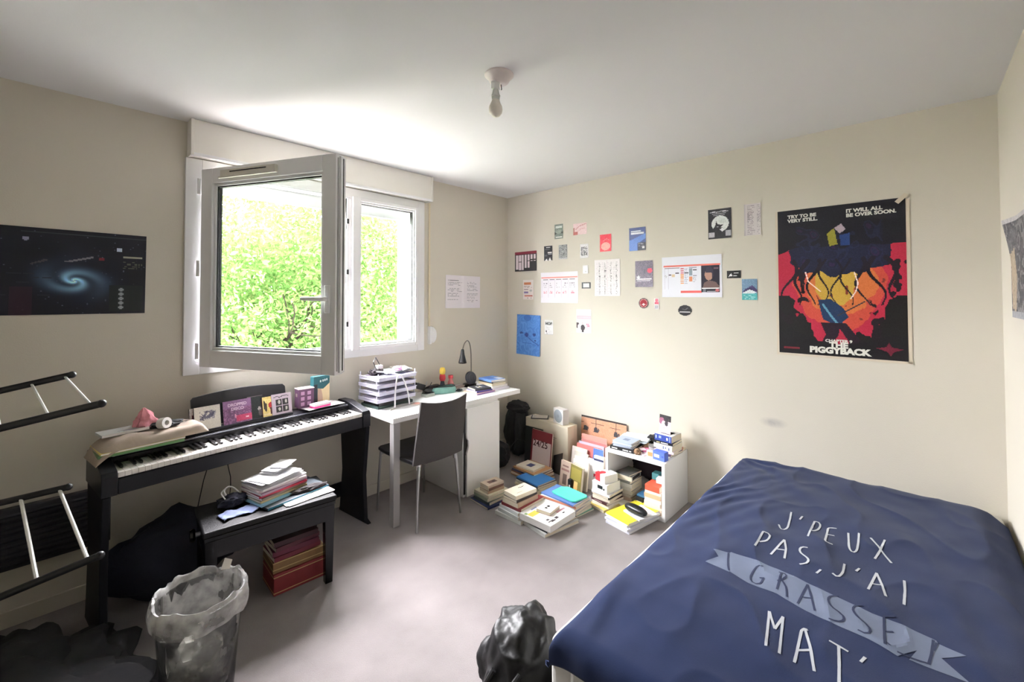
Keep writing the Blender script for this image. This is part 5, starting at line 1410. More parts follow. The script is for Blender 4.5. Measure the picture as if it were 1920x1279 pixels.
# ------------------------------------------------------------------ leaning rows between box and shelf
def leaning(x, y, rz, w, h, T, cover, label, lean=12, cat='book', art=(), pages=None, z=0.0, name='book'):
    """a book standing on its lower edge, front cover towards -x, leaning back against what is behind it"""
    M = Matrix.Translation((x, y, z)) @ Matrix.Rotation(rz, 4, 'Z') @ Matrix.Rotation(math.radians(lean), 4, 'Y') @ Matrix.Translation((0, 0, h / 2)) @ Matrix.Rotation(-PI / 2, 4, 'Y')
    # local x -> up, local z -> towards -x
    return book(0, 0, 0, 0, h, w, T, cover, label, cat, pages, '+y', art, None, name, M)
# cardboard box
CARD = mat('cardboard', (206, 196, 176), .9, vary=.05, scale=20)
m = MB(); m.bx(-.065, .065, -.240, .240, 0, .405, CARD)
bxo = m.build('cardboard_box', loc=(-.150, -.665, 0), rz=R_(-2), bevel=.003)
m = MB(); m.bx(-.0655, -.065, .09, .125, .275, .31, mat('box_print', (140, 134, 120), .9)); m.bx(-.0655, -.065, -.12, .07, .285, .290, mat('box_print', (140, 134, 120), .9)); m.bx(-.0655, -.065, -.10, .05, .270, .274, mat('box_print', (140, 134, 120), .9)); m.build('printed_mark', bxo)
m = MB(); m.bx(-.02, .02, -.241, .241, .405, .4056, TAPE); m.bx(-.02, .02, -.2406, -.240, .30, .405, TAPE); m.build('adhesive_tape', bxo)
tag(bxo, 'tall narrow cardboard box standing against the cream wall', 'cardboard box')
slab('framed_picture', -.150, -.545, .4065, R_(35), (.088, .134, .010), (206, 200, 190), 'small flat picture frame with a black edge on the cardboard box', 'picture frame', lambda m: (m.bx(-.054, .054, -.079, .079, 0, .007, BLACK), m.bx(-.04, .04, -.06, .06, .0101, .0106, cmat((186, 178, 168)))))
# disc case on the box
def cdx(m):
    m.lathe([(.0, 0), (.055, 0), (.055, .001), (0, .001)], mat('disc_silver', (206, 216, 226), .2, metal=.6), 32, Matrix.Translation((-.0325, .0, .066)) @ Matrix.Rotation(-PI / 2, 4, 'Y'))
    m.lathe([(.0, 0), (.014, 0), (.014, .0016), (0, .0016)], cmat((110, 116, 126)), 20, Matrix.Translation((-.0325, .0, .066)) @ Matrix.Rotation(-PI / 2, 4, 'Y'))
slab('disc_box', -.165, -.790, .4065, R_(-14), (.064, .128, .126), (206, 202, 200), 'pale box showing a silver disc on top of the cardboard box', 'disc box', cdx)
# calendar cover leaning on the box with a black folder behind
leaning(-.246, -.545, 0, .20, .335, .008, (26, 34, 34), 'black folder leaning on the cardboard box behind the diary', 4, 'folder', name='document_folder')
cal = leaning(-.280, -.652, R_(-3), .235, .330, .012, (120, 34, 42), 'school diary marked 24/25 leaning against the cardboard box', 7, 'diary', name='school_diary', art=[(.0, .04, .74, .92, (214, 196, 196))], pages=PAPER)
m = MB(); m.text('24/25', .074, Matrix(((0, 1, 0, .030), (-1, 0, 0, .095), (0, 0, 1, .0130), (0, 0, 0, 1))), mat('print_dark_red', (70, 28, 34), .7), .0014); m.build('printed_title', cal)
leaning(-.235, -.800, R_(-6), .10, .26, .010, (30, 28, 32), 'thin black folder leaning beside the diary', 9, 'folder', name='document_folder')
# back panel with hanging lamp drawings
c = Canvas(80, 44, (206, 154, 124)); c.rect(0, 0, 1, .06, (56, 46, 44)); c.rect(0, .06, .6, .10, (170, 140, 124)); c.line([(0, .28), (.4, .26), (1, .30)], .008, (90, 60, 54))
for x in (.10, .34, .78): c.line([(x, .08), (x, .45)], .010, (60, 50, 50)); c.poly([(x - .05, .62), (x - .03, .42), (x + .03, .42), (x + .06, .62)], (60, 60, 66)); c.ell(x + .06, .50, .02, .06, (90, 76, 74))
c.fuzz(.08, 51)
pn = sheet('decorated_panel', c, .43, .20, frame_M((-.022, -1.115, .372), (0, -1, 0), (.06, 0, 1)), 'terracotta panel with drawn hanging lamps propped against the wall', 'panel')
pn.modifiers.new('t', 'SOLIDIFY').thickness = .006
m = MB(); m.bx(-.030, .030, -.225, .225, 0, .262, CARD)
tag(m.build('cardboard_carton', loc=(-.052, -1.13, 0), bevel=.003), 'low cardboard carton hidden behind the pink folders', 'carton')
LF = [(-.135, -1.080, .24, .345, .010, (216, 150, 140), 'salmon folder, tallest of the pink row'), (-.165, -1.10, .24, .315, .010, (188, 120, 118), 'dusty red folder behind the lilac one'),
      (-.190, -1.090, .235, .300, .008, (196, 186, 216), 'lilac folder with a dark top line'), (-.215, -1.085, .23, .290, .009, (206, 118, 116), 'rose red folder in front of the lilac one')]
for x, y, w, h, T, cc, lab in LF: leaning(x, y, 0, w, h, T, cc, lab + ' beside the cardboard box', 7, 'folder', name='document_folder', art=[(.90, .05, .93, .95, (70, 60, 84))] if 'lilac folder' in lab else ())
leaning(-.255, -1.205, 0, .09, .30, .014, (84, 118, 190), 'narrow blue file next to the shelf', 6, 'file', name='file_box')
leaning(-.285, -1.235, 0, .085, .262, .022, (236, 234, 236), 'white booklet with a crimson block next to the shelf', 6, 'booklet', art=[(.28, .25, .48, .95, (200, 36, 70)), (.86, .0, .92, 1, (50, 56, 90))], name='booklet')
LB = [(-.262, -1.045, .14, .235, .016, (216, 210, 200), 'grey-white paperback at the back of the standing row'), (-.292, -1.075, .15, .215, .014, (236, 230, 226), 'white novel with a pink line in the standing row'),
      (-.322, -1.085, .15, .200, .014, (238, 236, 236), 'plain white novel in the standing row'), (-.352, -1.110, .14, .185, .016, (226, 216, 206), 'ivory novel in the standing row'),
      (-.240, -1.010, .15, .262, .012, (232, 222, 216), 'tall cream booklet rising behind the standing row'), (-.300, -1.190, .11, .228, .012, (240, 238, 238), 'narrow white booklet standing beside the blue file')]
for i, (x, y, w, h, T, cc, lab) in enumerate(LB): leaning(x, y, R_(-4), w, h, T, cc, lab, 9, art=[(.70, .15, .78, .6, (214, 130, 146))] if i == 1 else [(.6, .2, .8, .7, (180, 172, 166))] if i == 0 else ())
leaning(-.415, -1.120, R_(-14), .125, .195, .022, (126, 116, 60), 'paperback with a green and gold cover standing at the front', 8, art=[(.45, .08, .90, .92, (150, 138, 66)), (.05, .30, .42, .62, (226, 186, 120)), (.05, .65, .42, .92, (96, 70, 40))])
leaning(-.395, -1.000, R_(-8), .105, .195, .018, (190, 168, 152), 'brown-grey paperback standing with a dark figure on it', 9, art=[(.1, .3, .5, .7, (110, 92, 86)), (.62, .1, .70, .9, (150, 110, 104)), (.78, .2, .84, .8, (130, 100, 94))])
slab('phone_charger', -.425, -1.070, 0, .1, (.03, .028, .088), (24, 30, 34), 'small black charger standing before the paperbacks', 'charger', lambda m: m.bx(-.0155, -.015, -.006, .006, .02, .05, LABELW), bevel=.004)

# dark rucksack and bag in the corner behind the cabinet
RUCK = mat('rucksack_dark', (46, 48, 50), .8, vary=.25, scale=50, bump=.5)
rs_ = empty('rucksack', (-.130, -.250, 0), label='dark grey rucksack slouched in the room corner', cat='rucksack')
m = MB(); m.blob((0, 0, .24), (.105, .13, .25), RUCK, 4, .16, 2.2, 3, flat=-.95, ridges=.18); m.build('bag_body', rs_)
m = MB(); m.blob((-.01, -.02, .455), (.085, .12, .055), BLACKMATTE, 4, .2, 2.5, 5, ridges=.2); m.build('top_flap', rs_)
m = MB(); m.tube([(-.09, -.06, .42), (-.13, -.08, .30), (-.13, -.08, .18), (-.10, -.04, .08)], .012, BLACKMATTE, 8); m.build('shoulder_strap', rs_)
m = MB(); m.blob((0, 0, .10), (.13, .15, .11), BLACKMATTE, 4, .2, 2.3, 7, flat=-.92, ridges=.2)
tag(m.build('black_shoulder_bag', loc=(-.470, -.285, 0)), 'limp black bag on the floor behind the cabinet', 'bag')
m = MB(); m.tube([(-.36, -.36, .14), (-.30, -.40, .22), (-.24, -.44, .20), (-.22, -.47, .10), (-.24, -.48, .02)], .004, BLACK, 6)
tag(m.build('looped_cable'), 'thin dark cable looping over the bags by the box', 'cable')
m = MB(); m.tube([(-.17, -.004, .62), (-.165, -.004, .5), (-.19, -.004, .36), (-.16, -.004, .2), (-.17, -.004, .05)], .003, mat('cable_beige', (190, 184, 170), .6), 6)
tag(m.build('wall_cable'), 'pale cable hanging down the wall below the desk end', 'cable')

# dark heap added under the rack to deepen the shade there
m = MB(); m.blob((0, 0, 0), (.40, .50, .11), mat('shade_heap_black', (22, 22, 26), .95, vary=.25, scale=30, bump=.5), 5, .28, 1.9, 17, flat=-.5, ridges=.35)
tag(m.build('shade_heap', loc=(-3.30, -.78, .055)), 'dark heap added to deepen the shade under the drying rack', 'shade_heap')
# ------------------------------------------------------------------ on the desk
TRAYM = mat('letter_tray_white', (206, 204, 222), .35)
TX, TY, TR = -1.462, -.160, R_(4)
for k in range(4):
    tr = empty('letter_tray', (TX + .006 * (k % 2), TY, DZ + .045 + k * .050), TR + R_([0, 2, -1, 1][k]), f'white letter tray full of papers, {["bottom", "second from the bottom", "third from the bottom", "topmost"][k]} of the four on the desk', 'letter tray', 'letter trays stacked on the desk')
    m = MB(); w_2, d_2 = .165, .120
    m.bx(-w_2, w_2, -d_2, d_2, 0, .003, TRAYM); m.bx(-w_2, w_2, -d_2, -d_2 + .003, 0, .026, TRAYM); m.bx(-w_2, -w_2 + .003, -d_2, d_2, 0, .026, TRAYM); m.bx(w_2 - .003, w_2, -d_2, d_2, 0, .026, TRAYM)
    m.bx(-w_2 - .004, w_2 + .004, -d_2 - .005, -d_2 + .003, .022, .027, TRAYM); m.bx(-w_2 - .004, -w_2 + .003, -d_2, d_2, .022, .027, TRAYM)
    m.bx(w_2 - .003, w_2 + .004, -d_2, d_2, .022, .027, TRAYM)
    for sx in (-1, 1):
        for sy in (-.9, .9): m.bx(sx * (w_2 - .004) - .003, sx * (w_2 - .004) + .003, sy * d_2 - .004, sy * d_2 + .004, .026, .0515, TRAYM)
    if k == 3: pass
    m.build('tray_body', tr, bevel=.0015)
    r = random.Random(k)
    for q in range(5):
        c = Canvas(10, 10, [(232, 230, 240), (214, 214, 226), (238, 236, 238), (196, 190, 214)][(q + k) % 4]); c.words(.1, .1, .9, .9, 6, (190, 188, 200), q)
        sheet('paper_sheet', c, .285, .20, Matrix.Translation((r.uniform(-.01, .01), r.uniform(-.012, .012), .006 + q * .0042)) @ Matrix.Rotation(r.uniform(-.03, .03), 4, 'Z'), parent=tr, bend=lambda px, py, q=q: .001 * (1 + math.sin(px * 20 + q)))
m = MB(); m.bx(-.15, .15, -.105, .105, 0, .020, cmat((40, 60, 58))); m.bx(-.14, .13, -.10, .09, .020, .044, cmat((30, 30, 36)))
tag(m.build('dark_folder', loc=(TX, TY, DZ + .0003), rz=TR), 'dark green folder beneath the letter trays', 'folder')
zt3 = DZ + .045 + 3 * .050 + .030
papers('tray_papers', TX + .06, TY + .01, zt3, .15, .17, .15, 6, [(226, 230, 236), (200, 214, 224), (236, 236, 238)], 'loose pale papers heaped in the topmost tray', seed=8, t=.003)
crumple('black_pouch', (TX - .085, TY + .02, zt3 + .018), (.055, .045, .022), (40, 32, 38), 'crumpled dark pouch in the topmost letter tray', 'pouch', 12)
crumple('pink_headband', (TX + .055, TY - .045, zt3 + .032), (.036, .03, .020), (228, 176, 214), 'crinkled pink and lilac headband in the topmost tray', 'headband', 13)
m = MB(); m.tube([(TX - .09, TY - .01, zt3 + .02), (TX - .105, TY + .02, zt3 + .09), (TX - .075, TY + .04, zt3 + .12), (TX - .04, TY + .04, zt3 + .06), (TX - .02, TY + .03, zt3 + .02)], .0035, cmat((60, 58, 60)), 8); tag(m.build('cable_loop'), 'stiff black cable loop sticking up from the trays', 'cable')
slab('charger_plug', TX - .055, TY + .03, zt3 + .034, .3, (.05, .035, .028), (232, 230, 228), 'white plug lying on the dark pouch in the tray', 'plug')
papers('catalogue', TX + .125, TY + .03, zt3 + .004, -.15, .12, .16, 5, [(226, 222, 216), (206, 200, 190)], 'pale catalogue at the far end of the topmost tray', 'catalogue', seed=9, t=.004, spread=.006)
# white tubular reading stand
st_ = empty('reading_stand', (-1.447, -.322, DZ), label='white tubular stand with a grey base in front of the trays', cat='stand')
WT = mat('white_enamel', (238, 236, 240), .3)
def smooth_path(P, n=6):
    P = [Vector(p) for p in P]; out = []
    for i in range(len(P) - 1):
        p0, p1, p2, p3 = P[max(i - 1, 0)], P[i], P[i + 1], P[min(i + 2, len(P) - 1)]
        for k in range(n):
            t = k / n
            out.append(.5 * ((2 * p1) + (p2 - p0) * t + (2 * p0 - 5 * p1 + 4 * p2 - p3) * t * t + (3 * p1 - p0 - 3 * p2 + p3) * t ** 3))
    out.append(P[-1]); return out
m = MB(); m.tube(smooth_path([(-.065, -.02, .012), (-.050, .0, .11), (-.025, .02, .200), (.0, .025, .226), (.025, .022, .200), (.050, .0, .11), (.062, -.01, .012)]), .0055, WT, 10); m.build('front_frame', st_)
m = MB(); m.tube([(0, .025, .226), (-.06, .10, .245), (-.13, .16, .250)], .0045, WT, 8); m.build('rear_bar', st_)
m = MB(); m.prism([(-.11, -.035), (-.06, -.015), (.0, .0), (.07, .0), (.11, -.01), (.10, .03), (.03, .045), (-.05, .03)], 0, .010, mat('base_grey', (176, 174, 170), .5)); m.build('base', st_, bevel=.003)
m = MB(); m.lathe([(.0, 0), (.042, 0), (.043, .003), (.040, .006), (0, .006)], mat('roll_clear', (230, 222, 216), .2), 32); m.lathe([(.0, 0), (.030, 0), (.030, .001), (0, .001)], cmat((226, 168, 160)), 24, Matrix.Translation((0, 0, .006)))
tag(m.build('coaster', loc=(-1.330, -.335, DZ)), 'round pinkish coaster at the front of the desk', 'coaster')
slab('black_binder', -1.165, -.125, DZ + .055, -.1, (.085, .05, .045), (20, 20, 24), 'black hinged box jutting beside the letter trays', 'box', None, (0, .35))
m = MB(); m.bx(-.045, .045, -.03, .03, 0, .024, cmat((176, 180, 172))); m.bx(-.042, .042, -.028, .028, .024, .030, BLACK); m.blob((0, .0, .042), (.036, .024, .018), BLACK, 3, .1, 2, 2)
tag(m.build('desk_tidy', loc=(-1.115, -.185, DZ), rz=.1, bevel=.002), 'grey box with a black lump on top by the pencil case', 'desk tidy')
for i, (dx, a, b, cc) in enumerate([(-.02, .05, .02, (200, 205, 208)), (.0, -.04, .04, (160, 165, 168)), (.02, .02, -.03, (60, 62, 66))]):
    m = MB(); m.tube([(0, 0, 0), (a, b, .075)], .003, cmat(cc), 6); tag(m.build('pen', loc=(-1.085 + dx, -.11, DZ + .02)), ['light grey pen standing behind the desk tidy', 'mid grey pen leaning behind the desk tidy', 'dark pen leaning behind the desk tidy'][i], 'pen')
m = MB(); m.lathe([(.025, 0), (.028, .05), (.025, .05), (.022, .004), (0, .004)], cmat((70, 78, 78)), 20, cap=False); tag(m.build('pen_pot', loc=(-1.080, -.108, DZ)), 'short dark pen pot behind the pencil case', 'pen pot')
pcs = empty('pencil_case', (-.955, -.190, DZ), R_(-12), 'open teal pencil case in the middle of the desk', 'pencil case')
TEAL = mat('teal_canvas', (122, 168, 158), .85, vary=.15, scale=50, bump=.3)
vs = []; fs = []; n1 = 36
prof = [(.96, 0), (1.0, .015), (.98, .035), (.88, .052), (.80, .055), (.84, .045), (.86, .02), (.80, .006), (0, .006)]
for s_, z_ in prof:
    for i in range(n1):
        t = 2 * PI * i / n1
        k = 1 + .05 * noise.noise(Vector((math.cos(t) * 2, math.sin(t) * 2, z_ * 20)))
        vs.append((.105 * s_ * k * math.copysign(abs(math.cos(t)) ** .7, math.cos(t)), .036 * s_ * k * math.copysign(abs(math.sin(t)) ** .7, math.sin(t)), z_ + .004 * math.sin(t * 2)))
for j in range(len(prof) - 1):
    for i in range(n1): fs.append((j * n1 + i, j * n1 + (i + 1) % n1, (j + 1) * n1 + (i + 1) % n1, (j + 1) * n1 + i))
m = MB(); m.smooth = True; m.add(vs, fs, TEAL); m.build('case_body', pcs, sharp=70)
m = MB(); m.tube([(.092 * math.copysign(abs(math.cos(t)) ** .7, math.cos(t)), .031 * math.copysign(abs(math.sin(t)) ** .7, math.sin(t)), .056 + .004 * math.sin(2 * t)) for t in [2 * PI * k / 36 for k in range(36)]], .003, BLACKMATTE, 6, closed=True); m.build('zip', pcs)
m = MB(); m.blob((0, 0, .028), (.085, .026, .016), BLACKMATTE, 3, .3, 4, 2); m.build('lining', pcs)
crumple('black_cloth', (-.99, -.085, DZ + .028), (.08, .03, .03), (58, 54, 54), 'dark rolled case behind the teal pencil case', 'case', 21)
crumple('keys', (-.835, -.235, DZ + .010), (.035, .018, .011), (52, 60, 62), 'small dark key bundle beside the pencil case', 'keys', 22)
fg = empty('toy_figurine', (-.905, -.100, DZ), label='small toy figure with a yellow top and red middle on the desk', cat='figurine')
m = MB(); m.lathe([(.026, 0), (.028, .03), (.018, .06), (.014, .085)], cmat((44, 52, 70)), 16); m.build('base', fg)
m = MB(); m.lathe([(.020, .082), (.026, .10), (.024, .13), (.018, .135)], cmat((186, 46, 56)), 16); m.build('middle', fg)
m = MB(); m.lathe([(.012, .134), (.024, .145), (.026, .17), (.018, .19), (.0, .196)], cmat((236, 204, 84)), 16, cap=False); m.build('top', fg)
m = MB(); m.lathe([(.026, 0), (.026, .055), (.016, .075), (.016, .09)], cmat((214, 140, 138)), 16); m.lathe([(.021, .09), (.021, .115), (0, .118)], cmat((206, 74, 84)), 16); m.lathe([(.027, .02), (.027, .045)], cmat((196, 84, 88)), 16)
tag(m.build('pink_bottle', loc=(-.812, -.095, DZ)), 'little pink bottle with a red cap beside the toy figure', 'bottle')
slab('grey_pouch', -.735, -.120, DZ, .15, (.10, .045, .018), (176, 160, 150), 'flat beige box lying between bottle and lamp', 'box')
# lamp
dl = empty('desk_lamp', (-.622, -.130, DZ), label='black gooseneck desk lamp with a conical shade', cat='desk lamp')
m = MB(); m.lathe([(.072, 0), (.074, .008), (.060, .020), (.030, .026), (.0, .027)], BLACK, 32, cap=False); m.build('base', dl)
m = MB(); m.lathe([(.0, -.014), (.052, -.014), (.058, -.006), (.058, .006), (.052, .014), (.0, .014)], mat('lamp_dark_grey', (58, 60, 68), .4), 32, Matrix.Translation((-.015, -.028, .075)) @ Matrix.Rotation(R_(72), 4, 'X'), cap=False); m.lathe([(.030, -.016), (.032, -.012), (.030, 0)], cmat((120, 124, 136)), 24, Matrix.Translation((-.015, -.028, .075)) @ Matrix.Rotation(R_(72), 4, 'X') @ Matrix.Scale(-1, 4, (0, 0, 1)), cap=False); m.build('clock_dial', dl)
m = MB(); m.tube(smooth_path([(.012, 0, .02), (.014, 0, .15), (.010, 0, .30), (-.010, -.005, .375), (-.045, -.015, .405), (-.085, -.025, .385), (-.108, -.030, .345), (-.114, -.032, .325)], 8), .0048, mat('lamp_neck_grey', (120, 116, 108), .35, metal=.7), 10); m.build('gooseneck', dl)
LT = Matrix.Translation((-.114, -.032, .335)) @ Matrix.Rotation(R_(20), 4, Vector((-.75, .65, 0))) @ Matrix.Rotation(PI, 4, 'X')
m = MB(LT); m.lathe([(.011, 0), (.014, .012), (.018, .045), (.036, .118), (.0345, .118), (.016, .045), (0, .03)], BLACK, 32, cap=False); m.build('lamp_shade', dl)
m = MB(LT); m.lathe([(.0, .108), (.020, .107), (.031, .106), (.032, .104)], mat('shade_inner_white', (236, 240, 246), .3), 32, cap=False); m.build('bulb_face', dl)
# book piles on the desk
stack(-.735, -.375, DZ + .0003, R_(-6), [
    (.205, .165, .012, (206, 168, 150), 'Violet-edged magazine', dict(dr=6, spine='-y', spine_art=[(.0, .1, .98, .9, (156, 120, 186))])),
    (.165, .140, .013, (92, 80, 160), 'Purple paperback', dict(dr=2, spine='-y', pages=PAPERW)),
    (.150, .135, .016, (44, 46, 52), 'Black paperback with white shapes', dict(dr=-8, spine='-y', art=[(.30, .30, .42, .70, WHITE_), (.42, .40, .55, .52, (236, 220, 140)), (.52, .35, .62, .72, WHITE_), (.66, .3, .8, .7, (96, 104, 124))])),
], 'the low desk pile by the lamp', 'books on the desk before the lamp')
stack(-.535, -.330, DZ + .0003, R_(-4), [
    (.185, .230, .018, (226, 220, 232), 'Wide white-mauve textbook', dict(dr=-2, spine='-y', pages=PAPERW)),
    (.180, .200, .016, (238, 236, 238), 'White textbook', dict(dr=3, spine='-x', ox=-.01, pages=PAPERW)),
    (.150, .190, .020, (214, 196, 168), 'Tan-edged textbook', dict(dr=-2, spine='-x', ox=-.01)),
    (.145, .185, .010, (44, 44, 50), 'Thin black notebook', dict(dr=2, ox=-.01)),
    (.150, .185, .018, (110, 150, 214), 'Blue and white textbook', dict(dr=-4, ox=-.01, pages=PAPERW, art=[(.1, .3, .6, .9, (84, 124, 200)), (.6, .1, .95, .5, (226, 230, 240))])),
], 'the taller desk pile by the lamp', 'books on the desk behind the lamp')
crumple('brown_pouch', (-.420 - .035, -.235, DZ + .028), (.025, .025, .02), (128, 92, 80), 'little brown knob shaped object on the desk end', 'trinket', 31)

# ------------------------------------------------------------------ on the piano
ZP = .7735
def on_piano(u, v, z): return pp(u, v, z)
# discs and cards on the music rest
lean_p = R_(-12)
def rest_M(u, h, z0=.785, off=.0): 
    p = pp(u - .02, .200 + .16 * (h / 2) + off, z0 + h / 2)
    ux = Vector((math.cos(PR), math.sin(PR), 0)); vy = Vector((-math.sin(PR) * .21, math.cos(PR) * .21, 1))
    return frame_M(p, ux, vy)
c = Canvas(30, 30, (226, 222, 214)); c.blotch(.2, .2, .85, .6, [(70, 70, 92), (130, 126, 140), (200, 198, 196)], 6, 61, 1, -.08); c.poly([(.25, .28), (.45, .42), (.85, .22), (.7, .5), (.4, .56)], (80, 80, 104), .8); c.fuzz(.06, 61)
def disc_case(cv, u, w, h, label, back=(40, 38, 42), off=0, z0=.781, cat='disc case'):
    o = sheet('disc_sleeve', cv, w, h, rest_M(u, h, z0, off), label, cat, None, None, True)
    m = MB(); m.bx(-w / 2, w / 2, -h / 2, h / 2, -.010, -.0008, cmat(back)); m.build('case_back', o)
    return o
disc_case(c, .425, .122, .122, 'white disc sleeve with a dark ink drawing on the music rest')
c = Canvas(12, 30, (206, 200, 196)); c.rect(.2, .3, 1, .9, (110, 48, 60)); c.fuzz(.15, 62); disc_case(c, .378, .06, .118, 'disc sleeve mostly hidden behind the ink drawing one', off=.016)
c = Canvas(36, 30, (134, 98, 140)); c.blotch(0, .35, 1, 1, [(110, 66, 104), (90, 60, 90), (150, 104, 140)], 6, 63, .7, -.4); c.rect(.45, .66, 1, .92, (190, 66, 104)); c.ell(.42, .68, .04, .1, (214, 150, 180)); c.ell(.84, .80, .06, .05, (240, 200, 214)); c.fuzz(.08, 63)
dd = disc_case(c, .572, .145, .128, 'purple disc sleeve titled DROPPED DISCO on the music rest')
m = MB(); tp = mat('print_pale_lilac', (214, 190, 214), .6); m.text('DROPPED', .022, Matrix.Translation((0, .032, .0012)), tp, .001, 'CENTER', 1.0); m.text('DISCO', .022, Matrix.Translation((.0, .009, .0012)), tp, .001, 'CENTER', 1.0); m.build('printed_title', dd)
c = Canvas(22, 30, (34, 42, 44)); c.rect(0, .0, 1, .03, (110, 100, 104)); c.ell(.75, .6, .1, .1, (180, 176, 176)); c.ell(.8, .78, .14, .14, (96, 86, 90)); c.fuzz(.06, 64); disc_case(c, .672, .085, .130, 'dark green-black disc case next to the purple one', off=.014)
c = Canvas(24, 30, (226, 204, 130)); c.poly([(.1, .15), (.35, .35), (.3, .8), (.1, .6)], (60, 50, 44)); c.ell(.72, .45, .26, .18, (176, 44, 50)); c.rect(.05, .82, .8, .95, (232, 214, 160)); c.poly([(.55, .55), (.9, .6), (.9, .95), (.6, .9)], (80, 36, 40)); c.fuzz(.12, 65)
tm_ = disc_case(c, .742, .072, .116, 'yellow and red disc case titled TOM on the music rest', (90, 40, 44))
m = MB(); m.text('TOM', .026, Matrix.Translation((-.026, .024, .0012)), mat('print_straw', (238, 222, 150), .6), .002, 'LEFT', 1.05); m.build('printed_title', tm_)
c = Canvas(30, 30, (190, 176, 188)); 
for i in (0, 1):
    for j in (0, 1): c.rect(.20 + .34 * i, .26 + .34 * j, .50 + .34 * i, .56 + .34 * j, (44, 44, 46)); c.ell(.37 + .34 * i, .40 + .34 * j, .06, .09, (190, 188, 180))
c.line([(.12, .16), (.3, .10), (.4, .18), (.6, .10), (.85, .14)], .035, (70, 64, 74)); disc_case(c, .815, .118, .122, 'grey disc sleeve with four small dark squares on the music rest', off=-.004)
# heap at the bass end
book(*pp(.105, .165, ZP + .009)[:], PR + R_(-1), .315, .200, .012, (92, 130, 84), 'green folder, lowest of the heap on the piano', 'folder', pages=cmat((96, 140, 90)), name='document_folder')
book(*pp(.108, .166, ZP + .0215)[:], PR + R_(1), .312, .200, .008, (214, 196, 108), 'yellow folder on the green one on the piano', 'folder', pages=PAPERW, name='document_folder')
m = MB(); m.smooth = True
vs = []; fs = []; nx_, ny_ = 40, 20
for j in range(ny_ + 1):
    for i in range(nx_ + 1):
        u = -.16 + .43 * i / nx_; v = -.10 + .215 * j / ny_
        e = min(i, nx_ - i) / nx_ * 2; f_ = min(j, ny_ - j) / ny_ * 2
        h_ = .016 * min(1, e * 14, f_ * 9) + .022 * (1 - (1 - min(1, e * 6)) ** 2) * (1 - (1 - min(1, f_ * 3.2)) ** 2) + .016 * noise.noise(Vector((u * 14, v * 9, 2))) * min(1, e * 4) * min(1, f_ * 4)
        sag = .040 * max(0, (-.075 - u) / .07) ** 1.5
        vs.append((u, v, max(0, h_) - sag + .0005))
for j in range(ny_):
    for i in range(nx_):
        a = j * (nx_ + 1) + i; fs.append((a, a + 1, a + nx_ + 2, a + nx_ + 1))
k0 = len(vs); vs += [(p[0], p[1], p[2] - .004) for p in vs[:k0]]
for j in range(ny_):
    for i in range(nx_):
        a = k0 + j * (nx_ + 1) + i; fs.append((a, a + nx_ + 1, a + nx_ + 2, a + 1))
ring = [i for i in range(nx_)] + [j * (nx_ + 1) + nx_ for j in range(ny_)] + [ny_ * (nx_ + 1) + i for i in range(nx_, 0, -1)] + [j * (nx_ + 1) for j in range(ny_, 0, -1)]
for i in range(len(ring)): a, b2 = ring[i], ring[(i + 1) % len(ring)]; fs.append((a, k0 + a, k0 + b2, b2))
m.add(vs, fs, mat('beige_knit', (172, 158, 144), .95, vary=.15, scale=30, bump=.5)); q = pp(.095, .165, ZP + .034)
tag(m.build('folded_garment', loc=q, rz=PR + .03), 'folded beige garment drooping off the end of the piano', 'garment')
zg = ZP + .034 + .038
q = pp(.055, .205, zg + .006); book(q.x, q.y, q.z, PR + R_(4), .175, .10, .012, (190, 192, 190), 'grey softcover booklet on the beige garment', 'booklet', spine='-x', art=[(.45, .1, .9, .14, (110, 110, 112)), (.35, .25, .8, .28, (120, 120, 122))], pages=PAPERW, name='booklet')
crumple('black_pouch', tuple(pp(.215, .190, zg + .012)), (.070, .045, .016), (34, 36, 40), 'flat black pouch on the heap at the end of the piano', 'pouch', 41)
m = MB(); m.smooth = True
vs = []; fs = []
for j in range(9):
    for i in range(28):
        t = 2 * PI * i / 28; h_ = j / 8
        r_ = (.050 * (1 - h_ ** 1.25) + .006) * (1 + .45 * noise.noise(Vector((math.cos(t) * 1.9, math.sin(t) * 1.9, h_ * 3.5))) + .12 * noise.noise(Vector((math.cos(t) * 6, math.sin(t) * 6, h_ * 8))))
        vs.append((r_ * math.cos(t) - .018 * h_, r_ * .75 * math.sin(t), .092 * h_))
for j in range(8):
    for i in range(28): fs.append((j * 28 + i, j * 28 + (i + 1) % 28, (j + 1) * 28 + (i + 1) % 28, (j + 1) * 28 + i))
fs.append(tuple(8 * 28 + i for i in range(28)))
m.add(vs, fs, mat('pink_felt', (206, 136, 146), .95, vary=.25, scale=45, bump=.5)); m.smooth = False
tag(m.build('pink_hat', loc=pp(.150, .215, zg + .012), rz=.3), 'small pointed pink cloth cap on the piano heap', 'hat')
m = MB(Matrix.Rotation(R_(80), 4, 'X')); m.lathe([(.012, 0), (.026, 0), (.026, .036), (.012, .036), (.012, 0)], mat('tape_roll_white', (222, 220, 216), .6), 28, cap=False)
tag(m.build('tape_roll', loc=pp(.185, .145, zg + .026), rz=PR + .5), 'white roll of tape standing beside the pink cap', 'tape roll')
